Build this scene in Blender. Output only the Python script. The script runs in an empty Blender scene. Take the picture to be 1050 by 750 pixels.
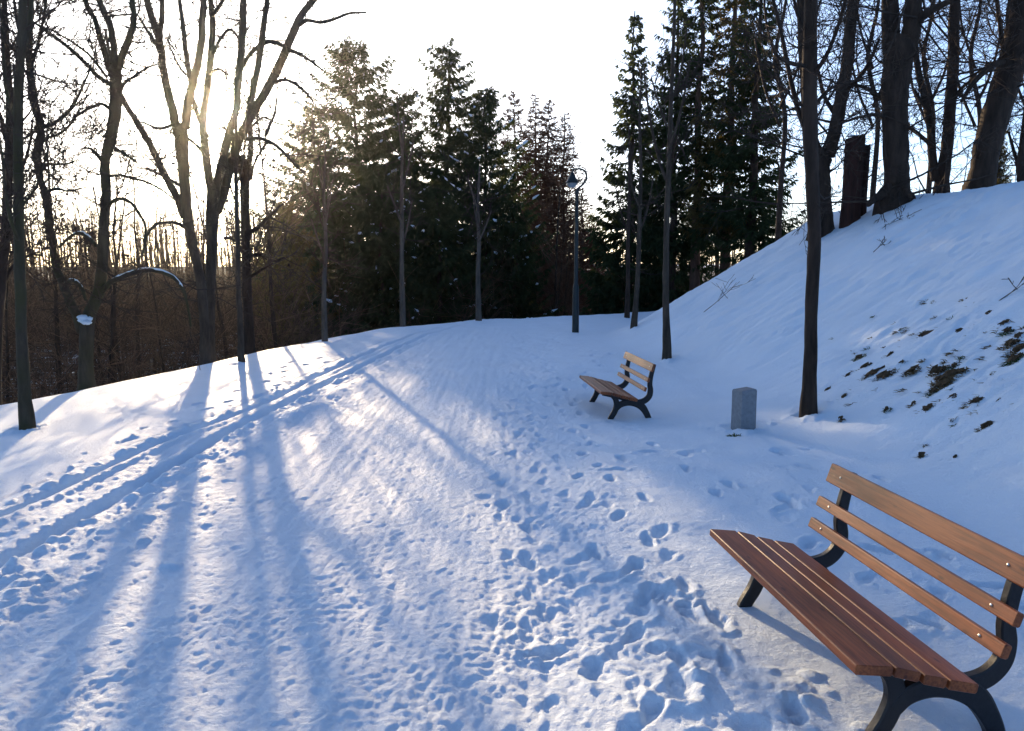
import bpy, math, random
import numpy as np
from mathutils import Vector

# ------------------------------------------------------------------ camera, sky, sun, exposure
scene = bpy.context.scene
F_PX, CX, CY = 800.0, 525.0, 375.0
CAM_H = 1.96
PITCH = math.atan(105 / 800.0)
CP, SP = math.cos(PITCH), math.sin(PITCH)
cam_data = bpy.data.cameras.new('camera')
cam_data.sensor_width = 36.0
cam_data.lens = 36.0 * F_PX / 1050.0
cam_data.clip_start = 0.05
cam_data.clip_end = 3000.0
cam = bpy.data.objects.new('camera', cam_data)
scene.collection.objects.link(cam)
cam.location = (0, 0, CAM_H)
cam.rotation_euler = (math.pi / 2 - PITCH, 0, 0)
scene.camera = cam

SUN_EL = math.radians(10.1)
SUN_AZ = math.radians(-19.4)          # left of the viewing direction (+Y)
world = bpy.data.worlds.new('World')
scene.world = world
world.use_nodes = True
wn = world.node_tree
bg = wn.nodes['Background']
sky = wn.nodes.new('ShaderNodeTexSky')
sky.sky_type = 'NISHITA'
sky.sun_disc = True                    # the photograph looks straight at the sun: show its disc, too weak to light anything
sky.sun_size = math.radians(1.6)
sky.sun_intensity = 0.02
sky.sun_elevation = SUN_EL
sky.sun_rotation = SUN_AZ
sky.altitude = 300
sky.air_density = 0.6
sky.dust_density = 1.6
sky.ozone_density = 2.2
bg.inputs['Strength'].default_value = 0.11
wn.links.new(sky.outputs['Color'], bg.inputs['Color'])

sun_data = bpy.data.lights.new('sun', 'SUN')
sun_data.energy = 2.8
sun_data.angle = math.radians(0.55)
sun_data.color = (1.0, 0.74, 0.44)
sun = bpy.data.objects.new('sun', sun_data)
scene.collection.objects.link(sun)
to_sun = Vector((math.sin(SUN_AZ) * math.cos(SUN_EL), math.cos(SUN_AZ) * math.cos(SUN_EL), math.sin(SUN_EL)))
sun.rotation_euler = to_sun.to_track_quat('Z', 'Y').to_euler()

scene.view_settings.view_transform = 'Standard'
scene.view_settings.look = 'None'
scene.view_settings.gamma = 1.0
scene.view_settings.use_curve_mapping = False
scene.view_settings.exposure = 1.75
scene.render.engine = 'CYCLES'
scene.cycles.use_denoising = True
scene.cycles.max_bounces = 6
scene.cycles.transparent_max_bounces = 8

R = random.Random(7)
COL = scene.collection

# ------------------------------------------------------------------ helpers
def link(name, data, parent=None):
    o = bpy.data.objects.new(name, data)
    COL.objects.link(o)
    if parent is not None:
        o.parent = parent
    return o

def tag(o, label=None, cat=None, group=None, kind=None):
    if label: o['label'] = label
    if cat: o['category'] = cat
    if group: o['group'] = group
    if kind: o['kind'] = kind
    return o

def empty(name, loc, label, cat, group=None, rz=0.0):
    o = link(name, None)
    o.location = loc
    o.rotation_euler = (0, 0, rz)
    o.empty_display_size = 0.2
    return tag(o, label, cat, group)

def rayv(px, py):
    a = (px - CX) / F_PX
    b = (CY - py) / F_PX
    return np.array([a, CP + b * SP, -SP + b * CP])

def at(px, py, Y):
    r = rayv(px, py)
    t = Y / r[1]
    return np.array([r[0] * t, Y, CAM_H + r[2] * t])

class MB:
    """collects geometry; build() links it as one mesh object"""
    def __init__(s):
        s.v = []; s.f = []; s.t = {}; s.ng = []
        s.qv = []                      # numpy arrays of loose quads (n,4,3)
    def tube(s, pts, rad, sides=5, cap=True):
        s.t.setdefault((len(pts), sides, cap), []).append((pts, rad))
    def _tubes(s):
        """all tubes of one point count at once"""
        V = []; Fc = []; o = len(s.v)
        for (n, sides, cap), L in s.t.items():
            pts = np.array([[tuple(p) for p in q[0]] for q in L], float)
            rad = np.array([list(q[1]) for q in L], float)
            m = len(L)
            tang = np.gradient(pts, axis=1)
            tang /= np.linalg.norm(tang, axis=2)[..., None] + 1e-9
            ref = np.where(np.abs(tang[:, :1, 2:3]) > 0.8, np.array([1.0, 0, 0]), np.array([0, 0, 1.0]))
            a = np.cross(tang, np.broadcast_to(ref, tang.shape)); a /= np.linalg.norm(a, axis=2)[..., None] + 1e-9
            b = np.cross(tang, a)
            th = np.arange(sides) * 2 * math.pi / sides
            ring = a[:, :, None, :] * np.cos(th)[None, None, :, None] + b[:, :, None, :] * np.sin(th)[None, None, :, None]
            P_ = pts[:, :, None, :] + ring * rad[:, :, None, None]
            V.append(P_.reshape(-1, 3))
            idx_ = o + np.arange(m * n * sides).reshape(m, n, sides)
            nx = np.roll(idx_, -1, axis=2)
            Fc.append(np.stack([idx_[:, :-1], nx[:, :-1], nx[:, 1:], idx_[:, 1:]], -1).reshape(-1, 4))
            if cap:
                s.ng.extend(idx_[:, 0, ::-1].tolist()); s.ng.extend(idx_[:, -1, :].tolist())
            o += m * n * sides
        return V, Fc
    def quads(s, Q):
        s.qv.append(np.asarray(Q, float))
    def box(s, c, ax, ay, az):
        """box centred at c with half axes ax, ay, az"""
        c, ax, ay, az = (np.asarray(q, float) for q in (c, ax, ay, az))
        o = len(s.v)
        for i in (-1, 1):
            for j in (-1, 1):
                for k in (-1, 1):
                    s.v.append((c + i * ax + j * ay + k * az).tolist())
        for f in ((0, 1, 3, 2), (4, 6, 7, 5), (0, 4, 5, 1), (2, 3, 7, 6), (0, 2, 6, 4), (1, 5, 7, 3)):
            s.f.append(tuple(o + q for q in f))
    def lathe(s, prof, c=(0, 0, 0), sides=16):
        o = len(s.v)
        for r, z in prof:
            for k in range(sides):
                t = 2 * math.pi * k / sides
                s.v.append((c[0] + r * math.cos(t), c[1] + r * math.sin(t), c[2] + z))
        for i in range(len(prof) - 1):
            for k in range(sides):
                k2 = (k + 1) % sides
                s.f.append((o + i * sides + k, o + i * sides + k2, o + (i + 1) * sides + k2, o + (i + 1) * sides + k))
        s.f.append(tuple(o + k for k in range(sides))[::-1])
        s.f.append(tuple(o + (len(prof) - 1) * sides + k for k in range(sides)))
    def blob(s, c, r, rng, seg=8, rings=6, rough=0.25):
        o = len(s.v)
        for i in range(rings + 1):
            ph = math.pi * i / rings
            for k in range(seg):
                t = 2 * math.pi * k / seg
                q = 1 + rng.uniform(-rough, rough)
                s.v.append((c[0] + r[0] * q * math.sin(ph) * math.cos(t), c[1] + r[1] * q * math.sin(ph) * math.sin(t), c[2] + r[2] * q * math.cos(ph)))
        for i in range(rings):
            for k in range(seg):
                k2 = (k + 1) % seg
                s.f.append((o + i * seg + k, o + (i + 1) * seg + k, o + (i + 1) * seg + k2, o + i * seg + k2))
    def mesh(s, name, mat, smooth=True):
        me = bpy.data.meshes.new(name)
        s.ng = []
        V, Q = s._tubes()
        V = ([np.array(s.v, float)] if s.v else []) + V
        o = sum(len(q) for q in V)
        if s.qv:
            q = np.concatenate(s.qv).reshape(-1, 3)
            V.append(q); Q.append(np.arange(len(q)).reshape(-1, 4) + o)
        V = np.concatenate(V)
        quad = np.concatenate(Q) if Q else np.zeros((0, 4), int)
        poly = s.f + s.ng
        lens = np.concatenate([np.full(len(quad), 4), np.array([len(f) for f in poly], int)]).astype(np.int32)
        loops = np.concatenate([quad.reshape(-1), np.array([i for f in poly for i in f], int)]).astype(np.int32)
        me.vertices.add(len(V)); me.vertices.foreach_set('co', V.reshape(-1).astype(np.float32))
        me.loops.add(len(loops)); me.loops.foreach_set('vertex_index', loops)
        me.polygons.add(len(lens))
        me.polygons.foreach_set('loop_start', np.concatenate([[0], np.cumsum(lens)[:-1]]).astype(np.int32))
        me.polygons.foreach_set('loop_total', lens)
        me.polygons.foreach_set('use_smooth', np.full(len(lens), smooth))
        me.update(calc_edges=True)
        me.materials.append(mat)
        return me
    def build(s, name, mat, parent=None, smooth=True):
        return link(name, s.mesh(name, mat, smooth), parent)

# ------------------------------------------------------------------ materials
def new_mat(name):
    m = bpy.data.materials.new(name)
    m.use_nodes = True
    nt = m.node_tree
    return m, nt, nt.nodes['Principled BSDF']

def ramp(nt, fac, stops):
    r = nt.nodes.new('ShaderNodeValToRGB')
    el = r.color_ramp.elements
    while len(el) < len(stops): el.new(0.5)
    for e, (p, c) in zip(el, stops):
        e.position = p; e.color = (*c, 1)
    nt.links.new(fac, r.inputs['Fac'])
    return r.outputs['Color']

def noise(nt, scale, detail=4, rough=0.55, stretch=None, coord='Object'):
    tc = nt.nodes.new('ShaderNodeTexCoord')
    out = tc.outputs[coord]
    if stretch:
        mp = nt.nodes.new('ShaderNodeMapping')
        mp.inputs['Scale'].default_value = stretch
        nt.links.new(out, mp.inputs['Vector']); out = mp.outputs['Vector']
    n = nt.nodes.new('ShaderNodeTexNoise')
    n.inputs['Scale'].default_value = scale
    n.inputs['Detail'].default_value = detail
    n.inputs['Roughness'].default_value = rough
    nt.links.new(out, n.inputs['Vector'])
    return n.outputs['Fac']

def bump(nt, bsdf, h, strength, dist):
    b = nt.nodes.new('ShaderNodeBump')
    b.inputs['Strength'].default_value = strength
    b.inputs['Distance'].default_value = dist
    nt.links.new(h, b.inputs['Height'])
    nt.links.new(b.outputs['Normal'], bsdf.inputs['Normal'])
    return b

def snow_mat(name, grain=0.5, c=(0.74, 0.845, 0.95)):
    m, nt, b = new_mat(name)
    f = noise(nt, 1.3, 5, 0.6)
    col = ramp(nt, f, [(0.3, tuple(x * 0.95 for x in c)), (0.7, c)])
    nt.links.new(col, b.inputs['Base Color'])
    b.inputs['Roughness'].default_value = 0.62
    b.inputs['Specular IOR Level'].default_value = 0.25
    n1 = noise(nt, 30, 7, 0.72)
    bump(nt, b, n1, grain, 0.035)
    return m

def bark_mat(name, dark, light, scale=9, moss=None):
    m, nt, b = new_mat(name)
    f = noise(nt, scale, 6, 0.65, (1, 1, 0.22))
    col = ramp(nt, f, [(0.32, dark), (0.68, light)])
    if moss:
        mx = nt.nodes.new('ShaderNodeMixRGB')
        g = noise(nt, 1.4, 3)
        r = ramp(nt, g, [(0.42, (0, 0, 0)), (0.6, (1, 1, 1))])
        nt.links.new(r, mx.inputs['Fac']); nt.links.new(col, mx.inputs['Color1'])
        mx.inputs['Color2'].default_value = (*moss, 1)
        col = mx.outputs['Color']
    nt.links.new(col, b.inputs['Base Color'])
    b.inputs['Roughness'].default_value = 0.9
    b.inputs['Specular IOR Level'].default_value = 0.2
    bump(nt, b, f, 0.9, 0.03)
    return m

def plain(name, c, rough=0.7, spec=0.4, var=0.25, scale=12, bmp=0.2, metallic=0.0, stretch=None):
    m, nt, b = new_mat(name)
    f = noise(nt, scale, 5, 0.6, stretch)
    nt.links.new(ramp(nt, f, [(0.3, tuple(x * (1 - var) for x in c)), (0.7, tuple(min(1, x * (1 + var)) for x in c))]), b.inputs['Base Color'])
    b.inputs['Roughness'].default_value = rough
    b.inputs['Specular IOR Level'].default_value = spec
    b.inputs['Metallic'].default_value = metallic
    if bmp: bump(nt, b, f, bmp, 0.01)
    return m

def needle_mat(name, c1, c2, trans):
    m = bpy.data.materials.new(name); m.use_nodes = True
    nt = m.node_tree; nt.nodes.clear()
    out = nt.nodes.new('ShaderNodeOutputMaterial')
    d = nt.nodes.new('ShaderNodeBsdfDiffuse'); t = nt.nodes.new('ShaderNodeBsdfTranslucent'); mix = nt.nodes.new('ShaderNodeMixShader')
    f = noise(nt, 1.1, 4, 0.7)
    col = ramp(nt, f, [(0.35, c1), (0.65, c2)])
    nt.links.new(col, d.inputs['Color'])
    t.inputs['Color'].default_value = (*trans, 1)
    mix.inputs['Fac'].default_value = 0.35
    nt.links.new(d.outputs[0], mix.inputs[1]); nt.links.new(t.outputs[0], mix.inputs[2])
    nt.links.new(mix.outputs[0], out.inputs['Surface'])
    return m

M = {}
M['snow'] = snow_mat('loose_snow', 0.7)
M['packed'] = snow_mat('packed_snow', 0.75, (0.735, 0.84, 0.945))
def litter_mat():
    m, nt, b = new_mat('leaf_litter_with_old_snow')
    f = noise(nt, 3, 5, 0.6); g = noise(nt, 0.9, 6, 0.65)
    c1 = ramp(nt, f, [(0.3, (0.025, 0.018, 0.012)), (0.7, (0.075, 0.054, 0.037))])
    mx = nt.nodes.new('ShaderNodeMixRGB')
    nt.links.new(ramp(nt, g, [(0.54, (0, 0, 0)), (0.58, (1, 1, 1))]), mx.inputs['Fac'])
    nt.links.new(c1, mx.inputs['Color1']); mx.inputs['Color2'].default_value = (0.72, 0.80, 0.9, 1)
    nt.links.new(mx.outputs['Color'], b.inputs['Base Color'])
    b.inputs['Roughness'].default_value = 0.95
    return m
M['litter'] = litter_mat()
M['bark_grey'] = bark_mat('grey_brown_bark', (0.030, 0.022, 0.016), (0.085, 0.062, 0.046))
M['bark_moss'] = bark_mat('mossy_bark', (0.028, 0.022, 0.015), (0.072, 0.056, 0.040), 9, (0.046, 0.042, 0.020))
M['bark_pale'] = bark_mat('pale_sapling_bark', (0.050, 0.038, 0.030), (0.12, 0.095, 0.078), 9)
M['bark_dark'] = bark_mat('dark_bark', (0.018, 0.012, 0.009), (0.060, 0.038, 0.028), 7)
M['bark_red'] = bark_mat('red_brown_bark', (0.060, 0.032, 0.022), (0.14, 0.080, 0.055), 7)
M['twig'] = plain('twig_bark', (0.045, 0.031, 0.024), 0.9, 0.2, 0.3, 3, 0)
M['brush'] = plain('brown_brush', (0.085, 0.045, 0.030), 0.9, 0.1, 0.4, 0.7, 0)
def brush_mat(name, dark, light):
    m, nt, b = new_mat(name)
    g = nt.nodes.new('ShaderNodeNewGeometry')
    f = noise(nt, 0.35, 3)
    mx = nt.nodes.new('ShaderNodeMath'); mx.operation = 'MULTIPLY_ADD'
    nt.links.new(g.outputs['Random Per Island'], mx.inputs[0]); mx.inputs[1].default_value = 0.6
    m2 = nt.nodes.new('ShaderNodeMath'); m2.operation = 'MULTIPLY'; m2.inputs[1].default_value = 0.5
    nt.links.new(f, m2.inputs[0]); nt.links.new(m2.outputs[0], mx.inputs[2])
    nt.links.new(ramp(nt, mx.outputs[0], [(0.15, dark), (0.6, tuple((a + c) * .4 for a, c in zip(dark, light))), (0.85, light)]), b.inputs['Base Color'])
    b.inputs['Roughness'].default_value = 0.9
    b.inputs['Specular IOR Level'].default_value = 0.1
    return m
M['thicket'] = brush_mat('mixed_thicket', (0.028, 0.017, 0.012), (0.21, 0.125, 0.082))
M['larch'] = plain('larch_twig', (0.12, 0.052, 0.032), 0.9, 0.1, 0.35, 0.8, 0)
M['needle'] = needle_mat('spruce_needles', (0.012, 0.024, 0.014), (0.034, 0.052, 0.028), (0.08, 0.10, 0.03))
M['needle_warm'] = needle_mat('spruce_needles_olive', (0.045, 0.044, 0.020), (0.085, 0.072, 0.032), (0.22, 0.16, 0.04))
M['iron'] = plain('black_cast_iron', (0.007, 0.007, 0.009), 0.45, 0.4, 0.3, 30, 0.25)
M['lamp'] = plain('dark_green_lamp_paint', (0.004, 0.011, 0.014), 0.45, 0.4, 0.2, 10, 0.1)
M['granite'] = plain('grey_granite', (0.21, 0.22, 0.235), 0.85, 0.3, 0.14, 25, 0.3)
M['screw'] = plain('zinc_screw', (0.55, 0.54, 0.52), 0.35, 0.5, 0.1, 20, 0, 1.0)
M['stump'] = bark_mat('weathered_log_wood', (0.022, 0.010, 0.008), (0.062, 0.026, 0.020), 6)
M['grass'] = plain('dead_grass', (0.13, 0.085, 0.036), 0.9, 0.1, 0.5, 2.5, 0)
M['grass_green'] = plain('green_grass', (0.055, 0.075, 0.024), 0.9, 0.1, 0.4, 3, 0)
M['soil'] = plain('bare_soil', (0.080, 0.052, 0.030), 0.95, 0.1, 0.4, 20, 0.6)

def glass_mat():
    m, nt, b = new_mat('lamp_glass')
    b.inputs['Base Color'].default_value = (0.25, 0.28, 0.30, 1)
    b.inputs['Roughness'].default_value = 0.3
    return m
M['glass'] = glass_mat()

def wood_mat():
    m, nt, b = new_mat('varnished_red_brown_wood')
    f = noise(nt, 5.0, 8, 0.62, (0.7, 16, 16))
    g = noise(nt, 2.2, 4, 0.6, (0.8, 3, 3))
    c1 = ramp(nt, f, [(0.30, (0.13, 0.031, 0.009)), (0.52, (0.27, 0.074, 0.021)), (0.75, (0.37, 0.118, 0.037))])
    c2 = ramp(nt, g, [(0.34, (0.45, 0.40, 0.38)), (0.60, (1, 1, 1))])
    mx = nt.nodes.new('ShaderNodeMixRGB'); mx.blend_type = 'MULTIPLY'; mx.inputs['Fac'].default_value = 0.8
    nt.links.new(c1, mx.inputs['Color1']); nt.links.new(c2, mx.inputs['Color2'])
    # dark knots
    tc = nt.nodes.new('ShaderNodeTexCoord'); mp = nt.nodes.new('ShaderNodeMapping'); mp.inputs['Scale'].default_value = (3.2, 9, 9)
    vo = nt.nodes.new('ShaderNodeTexVoronoi'); vo.inputs['Scale'].default_value = 1.3
    nt.links.new(tc.outputs['Object'], mp.inputs['Vector']); nt.links.new(mp.outputs['Vector'], vo.inputs['Vector'])
    k = ramp(nt, vo.outputs['Distance'], [(0.05, (0.30, 0.22, 0.2)), (0.13, (1, 1, 1))])
    mk = nt.nodes.new('ShaderNodeMixRGB'); mk.blend_type = 'MULTIPLY'; mk.inputs['Fac'].default_value = 0.9
    nt.links.new(mx.outputs['Color'], mk.inputs['Color1']); nt.links.new(k, mk.inputs['Color2'])
    nt.links.new(mk.outputs['Color'], b.inputs['Base Color'])
    b.inputs['Roughness'].default_value = 0.42
    b.inputs['Specular IOR Level'].default_value = 0.35
    bump(nt, b, f, 0.25, 0.004)
    return m
M['wood'] = wood_mat()

# ------------------------------------------------------------------ terrain
def soft(e, w):
    e = np.maximum(e, 0)
    return np.where(e < w, e * e / (2 * w), e - w / 2)

def smin_top(s, top, k):
    return np.where(s < top - k, s, np.where(s > top + k, top, s - (s - top + k) ** 2 / (4 * k)))

TY = np.arange(-70, 120, 0.25)
def table(ys, xs, sig=1.2):
    t = np.interp(TY, ys, xs)
    k = np.exp(-0.5 * (np.arange(-20, 21) * 0.25 / sig) ** 2); k /= k.sum()
    return np.convolve(np.pad(t, 20, mode='edge'), k, mode='valid')
EDGE = table([-60, -10, 5, 10.8, 15, 19.6, 24, 27.5, 30, 36, 60, 119], [-9, -8.6, -8.0, -7.2, -6.0, -4.9, -3.5, -.6, 3.0, 12, 40, 110], 0.8)
FOOT = table([-60, -5, 4, 9, 13, 16, 19, 22, 25, 28, 32, 40, 60], [3.6, 3.5, 3.4, 3.2, 3.1, 2.75, 2.3, 2.3, 3.6, 5.8, 8.5, 11.6, 20])
SKI_L = table([-60, 0, 5.9, 6.8, 7.9, 8.85, 9.9, 11.7, 13.5, 17.4, 21, 27, 60], [-4.3, -4.2, -4.02, -3.97, -3.89, -3.77, -3.55, -3.42, -3.39, -3.15, -2.8, -1.6, 12], 0.5)
SKI_R = table([-60, 0, 4.9, 6.0, 6.8, 7.75, 9.2, 11.1, 13, 17.4, 21, 27, 60], [-3.6, -3.5, -3.38, -3.38, -3.36, -3.30, -3.28, -3.15, -3.0, -2.72, -2.4, -1.2, 12.5], 0.5)
def tab(T, Y): return np.interp(Y, TY, T)

def base_height(X, Y):
    e = tab(EDGE, Y) - X
    d = smin_top(soft(e, 2.5) * 0.62, 4.0, 1.0)
    u = X - tab(FOOT, Y)
    h = smin_top(soft(u, 1.1) * 0.585, 3.52, 0.5)
    # the mound ends behind its crest
    back = soft(Y - (27.0 + 0.15 * (X - 6)), 6.0) * 0.35
    h = np.maximum(h - back, 0)
    z = h - d
    z = z - 0.03 * np.clip(-X - 4.0, 0, 4) - 0.23 * np.exp(-((X - 1.7) / 1.5) ** 2 - ((Y - 11.4) / 2.4) ** 2)
    return z

def ground(x, y):
    return float(base_height(np.array([float(x)]), np.array([float(y)]))[0])

def hit(px, py, tmax=90):
    r = rayv(px, py)
    t = np.arange(1, tmax, 0.01)
    p = r[None] * t[:, None]
    z = base_height(p[:, 0], p[:, 1])
    g = np.where(p[:, 2] + CAM_H < z)[0]
    i = g[0] if len(g) else len(t) - 1
    return np.array([p[i, 0], p[i, 1], z[i]])

_prm = np.random.default_rng(3).permutation(512)
_ang = np.random.default_rng(4).uniform(0, 2 * math.pi, 512)
def perlin(x, y, seed=0):
    xi = np.floor(x).astype(np.int64); yi = np.floor(y).astype(np.int64)
    xf = x - xi; yf = y - yi
    def g(i, j, dx, dy):
        h = _prm[(_prm[(i + seed * 37) & 511] + j) & 511]
        a = _ang[h]
        return np.cos(a) * dx + np.sin(a) * dy
    u = xf * xf * xf * (xf * (xf * 6 - 15) + 10); v = yf * yf * yf * (yf * (yf * 6 - 15) + 10)
    n00 = g(xi, yi, xf, yf); n10 = g(xi + 1, yi, xf - 1, yf); n01 = g(xi, yi + 1, xf, yf - 1); n11 = g(xi + 1, yi + 1, xf - 1, yf - 1)
    return (n00 * (1 - u) + n10 * u) * (1 - v) + (n01 * (1 - u) + n11 * u) * v

def sstep(a, b, x):
    t = np.clip((x - a) / (b - a), 0, 1)
    return t * t * (3 - 2 * t)

# grid: columns fan out with distance so that near snow is finely modelled
NU = 740
us = np.concatenate([-(1 + np.cumsum(np.geomspace(0.004, 1.3, 26)))[::-1], np.linspace(-1, 1, NU), 1 + np.cumsum(np.geomspace(0.004, 1.3, 26))])
ys = [-40, -25, -15, -9, -5, -2.5, -1, 0, 0.8, 1.4, 1.9, 2.3]
y = 2.5
while y < 30: ys.append(y); y *= 1.0043
while y < 60: ys.append(y); y *= 1.02
while y < 1600: ys.append(y); y *= 1.18
ys = np.array(ys)
sc = (np.maximum(ys, 0) + 2.0) * 0.71
GX = us[None, :] * sc[:, None]
GY = np.repeat(ys[:, None], len(us), 1)
E_ = tab(EDGE, GY) - GX
GZ = base_height(GX, GY)
skl, skr = tab(SKI_L, GY), tab(SKI_R, GY)
foot = tab(FOOT, GY)
# soft undulation of undisturbed snow
onsnow = 1 - sstep(0.5, 2.5, E_)
und = 0.055 * perlin(GX / 1.9, GY / 2.5, 1) + 0.014 * perlin(GX / 0.6, GY / 0.8, 2)
slope_w = sstep(0.0, 2.0, GX - foot)
WX_ = GX + 0.08 * perlin(GX / 0.4, GY / 0.4, 47)
und += slope_w * (0.10 * perlin(GX / 2.4 + GY / 5, GY / 1.1 - GX / 3, 5) + 0.060 * perlin(GX / 0.8, GY / 0.30, 6) + 0.045 * perlin(WX_ / 0.22, GY / 0.14, 7) * (0.4 + sstep(-.2, .4, perlin(GX / 1.2, GY / 1.2, 36))) + 0.006 * perlin(GX / 0.07, GY / 0.06, 35))
# path: packed, trodden
pw = sstep(0, 0.45, GX - (skr + 0.25)) * (1 - sstep(-0.25, 0.35, GX + 0.02 * (GY - 9)))
und *= (1 - 0.6 * pw)
WX = GX + 0.05 * perlin(GX / 0.22, GY / 0.22, 43) + 0.02 * perlin(GX / 0.08, GY / 0.08, 44)
WY = GY + 0.06 * perlin(GX / 0.25, GY / 0.25, 45) + 0.02 * perlin(GX / 0.08, GY / 0.08, 46)
rough = (0.0060 * perlin(WX / 0.15, WY / 0.19, 8) + 0.0072 * perlin(WX / 0.06, WY / 0.09, 9) + 0.0085 * perlin(WX / 0.034, WY / 0.045, 29) + 0.006 * perlin(GX / 0.34, GY / 0.5, 10)) * (0.8 + 0.5 * sstep(-0.3, 0.4, perlin(GX / 0.8, GY / 1.1, 27)))
lines = 0.0085 * perlin((GX + 0.02 * GY) / 0.07, GY / 2.2, 11) + 0.008 * perlin((GX - 0.03 * GY) / 0.16, GY / 3.5, 12)
near_path = sstep(-0.3, 0.3, GX - (skr - 0.2)) * (1 - sstep(0.5, 1.4, GX))
und += near_path * rough * 1.05 + pw * lines
# trodden band right of the path
tb = np.exp(-((GX - 0.15 - 0.01 * (GY - 6)) / 0.42) ** 2)
und += tb * (0.010 * perlin(WX / 0.2, WY / 0.3, 13) + 0.005 * perlin(WX / 0.07, WY / 0.1, 14) - 0.012)
soft_field = sstep(0.1, 0.8, GX) * (1 - sstep(-0.6, 0.8, GX - foot))
und += soft_field * (0.022 * perlin(GX / 0.45, GY / 0.5, 15) + 0.006 * perlin(GX / 0.13, GY / 0.14, 16) + 0.0035 * perlin(GX / 0.05, GY / 0.05, 26))
# ski tracks with crumbled berms
def groove(d, w, depth): return -depth * np.exp(-(d / w) ** 4)
wob = 0.02 * perlin(GX * 0, GY / 1.6, 17)
fade = 1 - 0.75 * sstep(16, 26, GY)
crumb = np.clip(0.35 + 1.5 * perlin(GX / 0.11, GY / 0.13, 18) + 1.2 * perlin(GX / 0.35, GY / 0.5, 19), 0, 1.6)
for T, dep, sgn in ((skl, 0.085, -1), (skr, 0.08, 1)):
    d = GX - T + wob
    und += fade * groove(d, 0.058, dep) * (0.85 + 0.5 * perlin(GX / 0.25, GY / 0.4, 25))
    und += fade * 0.045 * np.exp(-((d - 0.13 * sgn) / 0.06) ** 2) * crumb          # crumbled outer lip
    und += fade * 0.030 * np.exp(-((d + 0.12 * sgn) / 0.055) ** 2)                   # smooth inner lip
    und += fade * groove(d - 0.30 * sgn, 0.03, 0.012)                               # pole and edge scratch
tz = sstep(-0.45, -0.15, GX - skl) * (1 - sstep(0.2, 0.5, GX - skr)) * fade
und += tz * (0.012 * perlin(GX / 0.09, GY / 0.12, 40) + 0.008 * perlin(GX / 0.045, GY / 0.05, 41) + 0.012 * perlin(GX / 0.06, GY / 1.5, 42))
# low lumpy ridge between the tracks and the path
rd = GX - (skr + 0.46 + 0.10 * perlin(GX * 0, GY / 1.3, 20))
und += 0.055 * np.exp(-(rd / 0.22) ** 2) * (0.3 + 1.3 * np.clip(perlin(GX / 0.5, GY / 0.6, 21) + 0.2, 0, 1)) * (1 - sstep(12, 20, GY))
und += 0.014 * np.exp(-(rd / 0.35) ** 2) * perlin(GX / 0.12, GY / 0.14, 28)
GZ = GZ + und * onsnow

def stamp(x, y, ang, L, W, depth, rim=0.22):
    i0, i1 = np.searchsorted(ys, y - 0.5), np.searchsorted(ys, y + 0.5)
    if i1 <= i0: return
    s0 = min(sc[i0], sc[min(i1, len(sc) - 1)])
    j0, j1 = np.searchsorted(us, (x - 0.5) / (s0 if x < 0.5 else sc[min(i1, len(sc)-1)])), np.searchsorted(us, (x + 0.5) / s0)
    sub = (slice(i0, i1), slice(j0, j1))
    dx, dy = GX[sub] - x, GY[sub] - y
    a = dx * math.sin(ang) + dy * math.cos(ang)
    b = dx * math.cos(ang) - dy * math.sin(ang)
    bw = W * (1 + 0.25 * np.clip(a / L, -1, 1))
    r = np.sqrt((a / L) ** 2 + (b / bw) ** 2)
    r = r * (1 + 0.45 * perlin(GX[sub] / 0.11, GY[sub] / 0.11, 24) + 0.25 * perlin(GX[sub] / 0.05, GY[sub] / 0.05, 32))
    GZ[sub] += -0.72 * depth * (1 - sstep(0.5, 1.1, r)) * (1 + 0.5 * perlin(GX[sub] / 0.07, GY[sub] / 0.07, 33)) + rim * depth * np.exp(-((r - 1.35) / 0.3) ** 2) * np.clip(0.5 + 1.6 * perlin(GX[sub] / 0.16, GY[sub] / 0.16, 34), 0, 1.5)

def walk(pts, step, depth, jit=0.08, L=0.122, W=0.048, gait=0.11):
    pts = [np.array(p, float) for p in pts]
    side = 1
    for p, q in zip(pts[:-1], pts[1:]):
        n = max(1, int(np.linalg.norm(q - p) / step))
        d = (q - p) / (np.linalg.norm(q - p) + 1e-6)
        for k in range(n):
            c = p + (q - p) * (k + R.uniform(-.15, .15)) / n
            c = c + np.array([d[1], -d[0]]) * gait * side + np.array([R.gauss(0, jit), R.gauss(0, jit)])
            side = -side
            stamp(c[0], c[1], math.atan2(d[0], d[1]) + R.gauss(0, 0.15), L * R.uniform(.9, 1.25), W * R.uniform(.9, 1.3), depth * R.uniform(.6, 1.25))
walk([(0.05, 2.6), (0.1, 6), (0.25, 10), (0.7, 16), (1.2, 22)], 0.46, 0.020, 0.10, .14, .05)
walk([(0.35, 22), (0.2, 12), (0.15, 7), (0.35, 2.6)], 0.48, 0.022, 0.12, .14, .05)
walk([(-0.05, 2.7), (0.0, 6), (0.1, 10), (0.5, 16)], 0.27, 0.022, 0.16, .11, .042)
walk([(0.5, 17), (0.35, 11), (0.3, 6.5), (0.3, 2.8)], 0.29, 0.024, 0.18, .11, .042)
walk([(0.45, 3.0), (0.62, 4.5), (0.75, 6.5), (1.0, 8.6)], 0.55, 0.05)
walk([(1.05, 8.7), (0.95, 7.0), (1.0, 5.4), (0.85, 4.2), (0.6, 2.8)], 0.58, 0.055)
walk([(0.2, 3.9), (0.75, 4.0), (1.15, 4.5), (1.1, 3.4), (1.0, 2.9)], 0.36, 0.045)
walk([(0.7, 5.0), (1.25, 5.6), (1.7, 6.6), (1.9, 8.0), (1.6, 9.4)], 0.55, 0.05)
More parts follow.
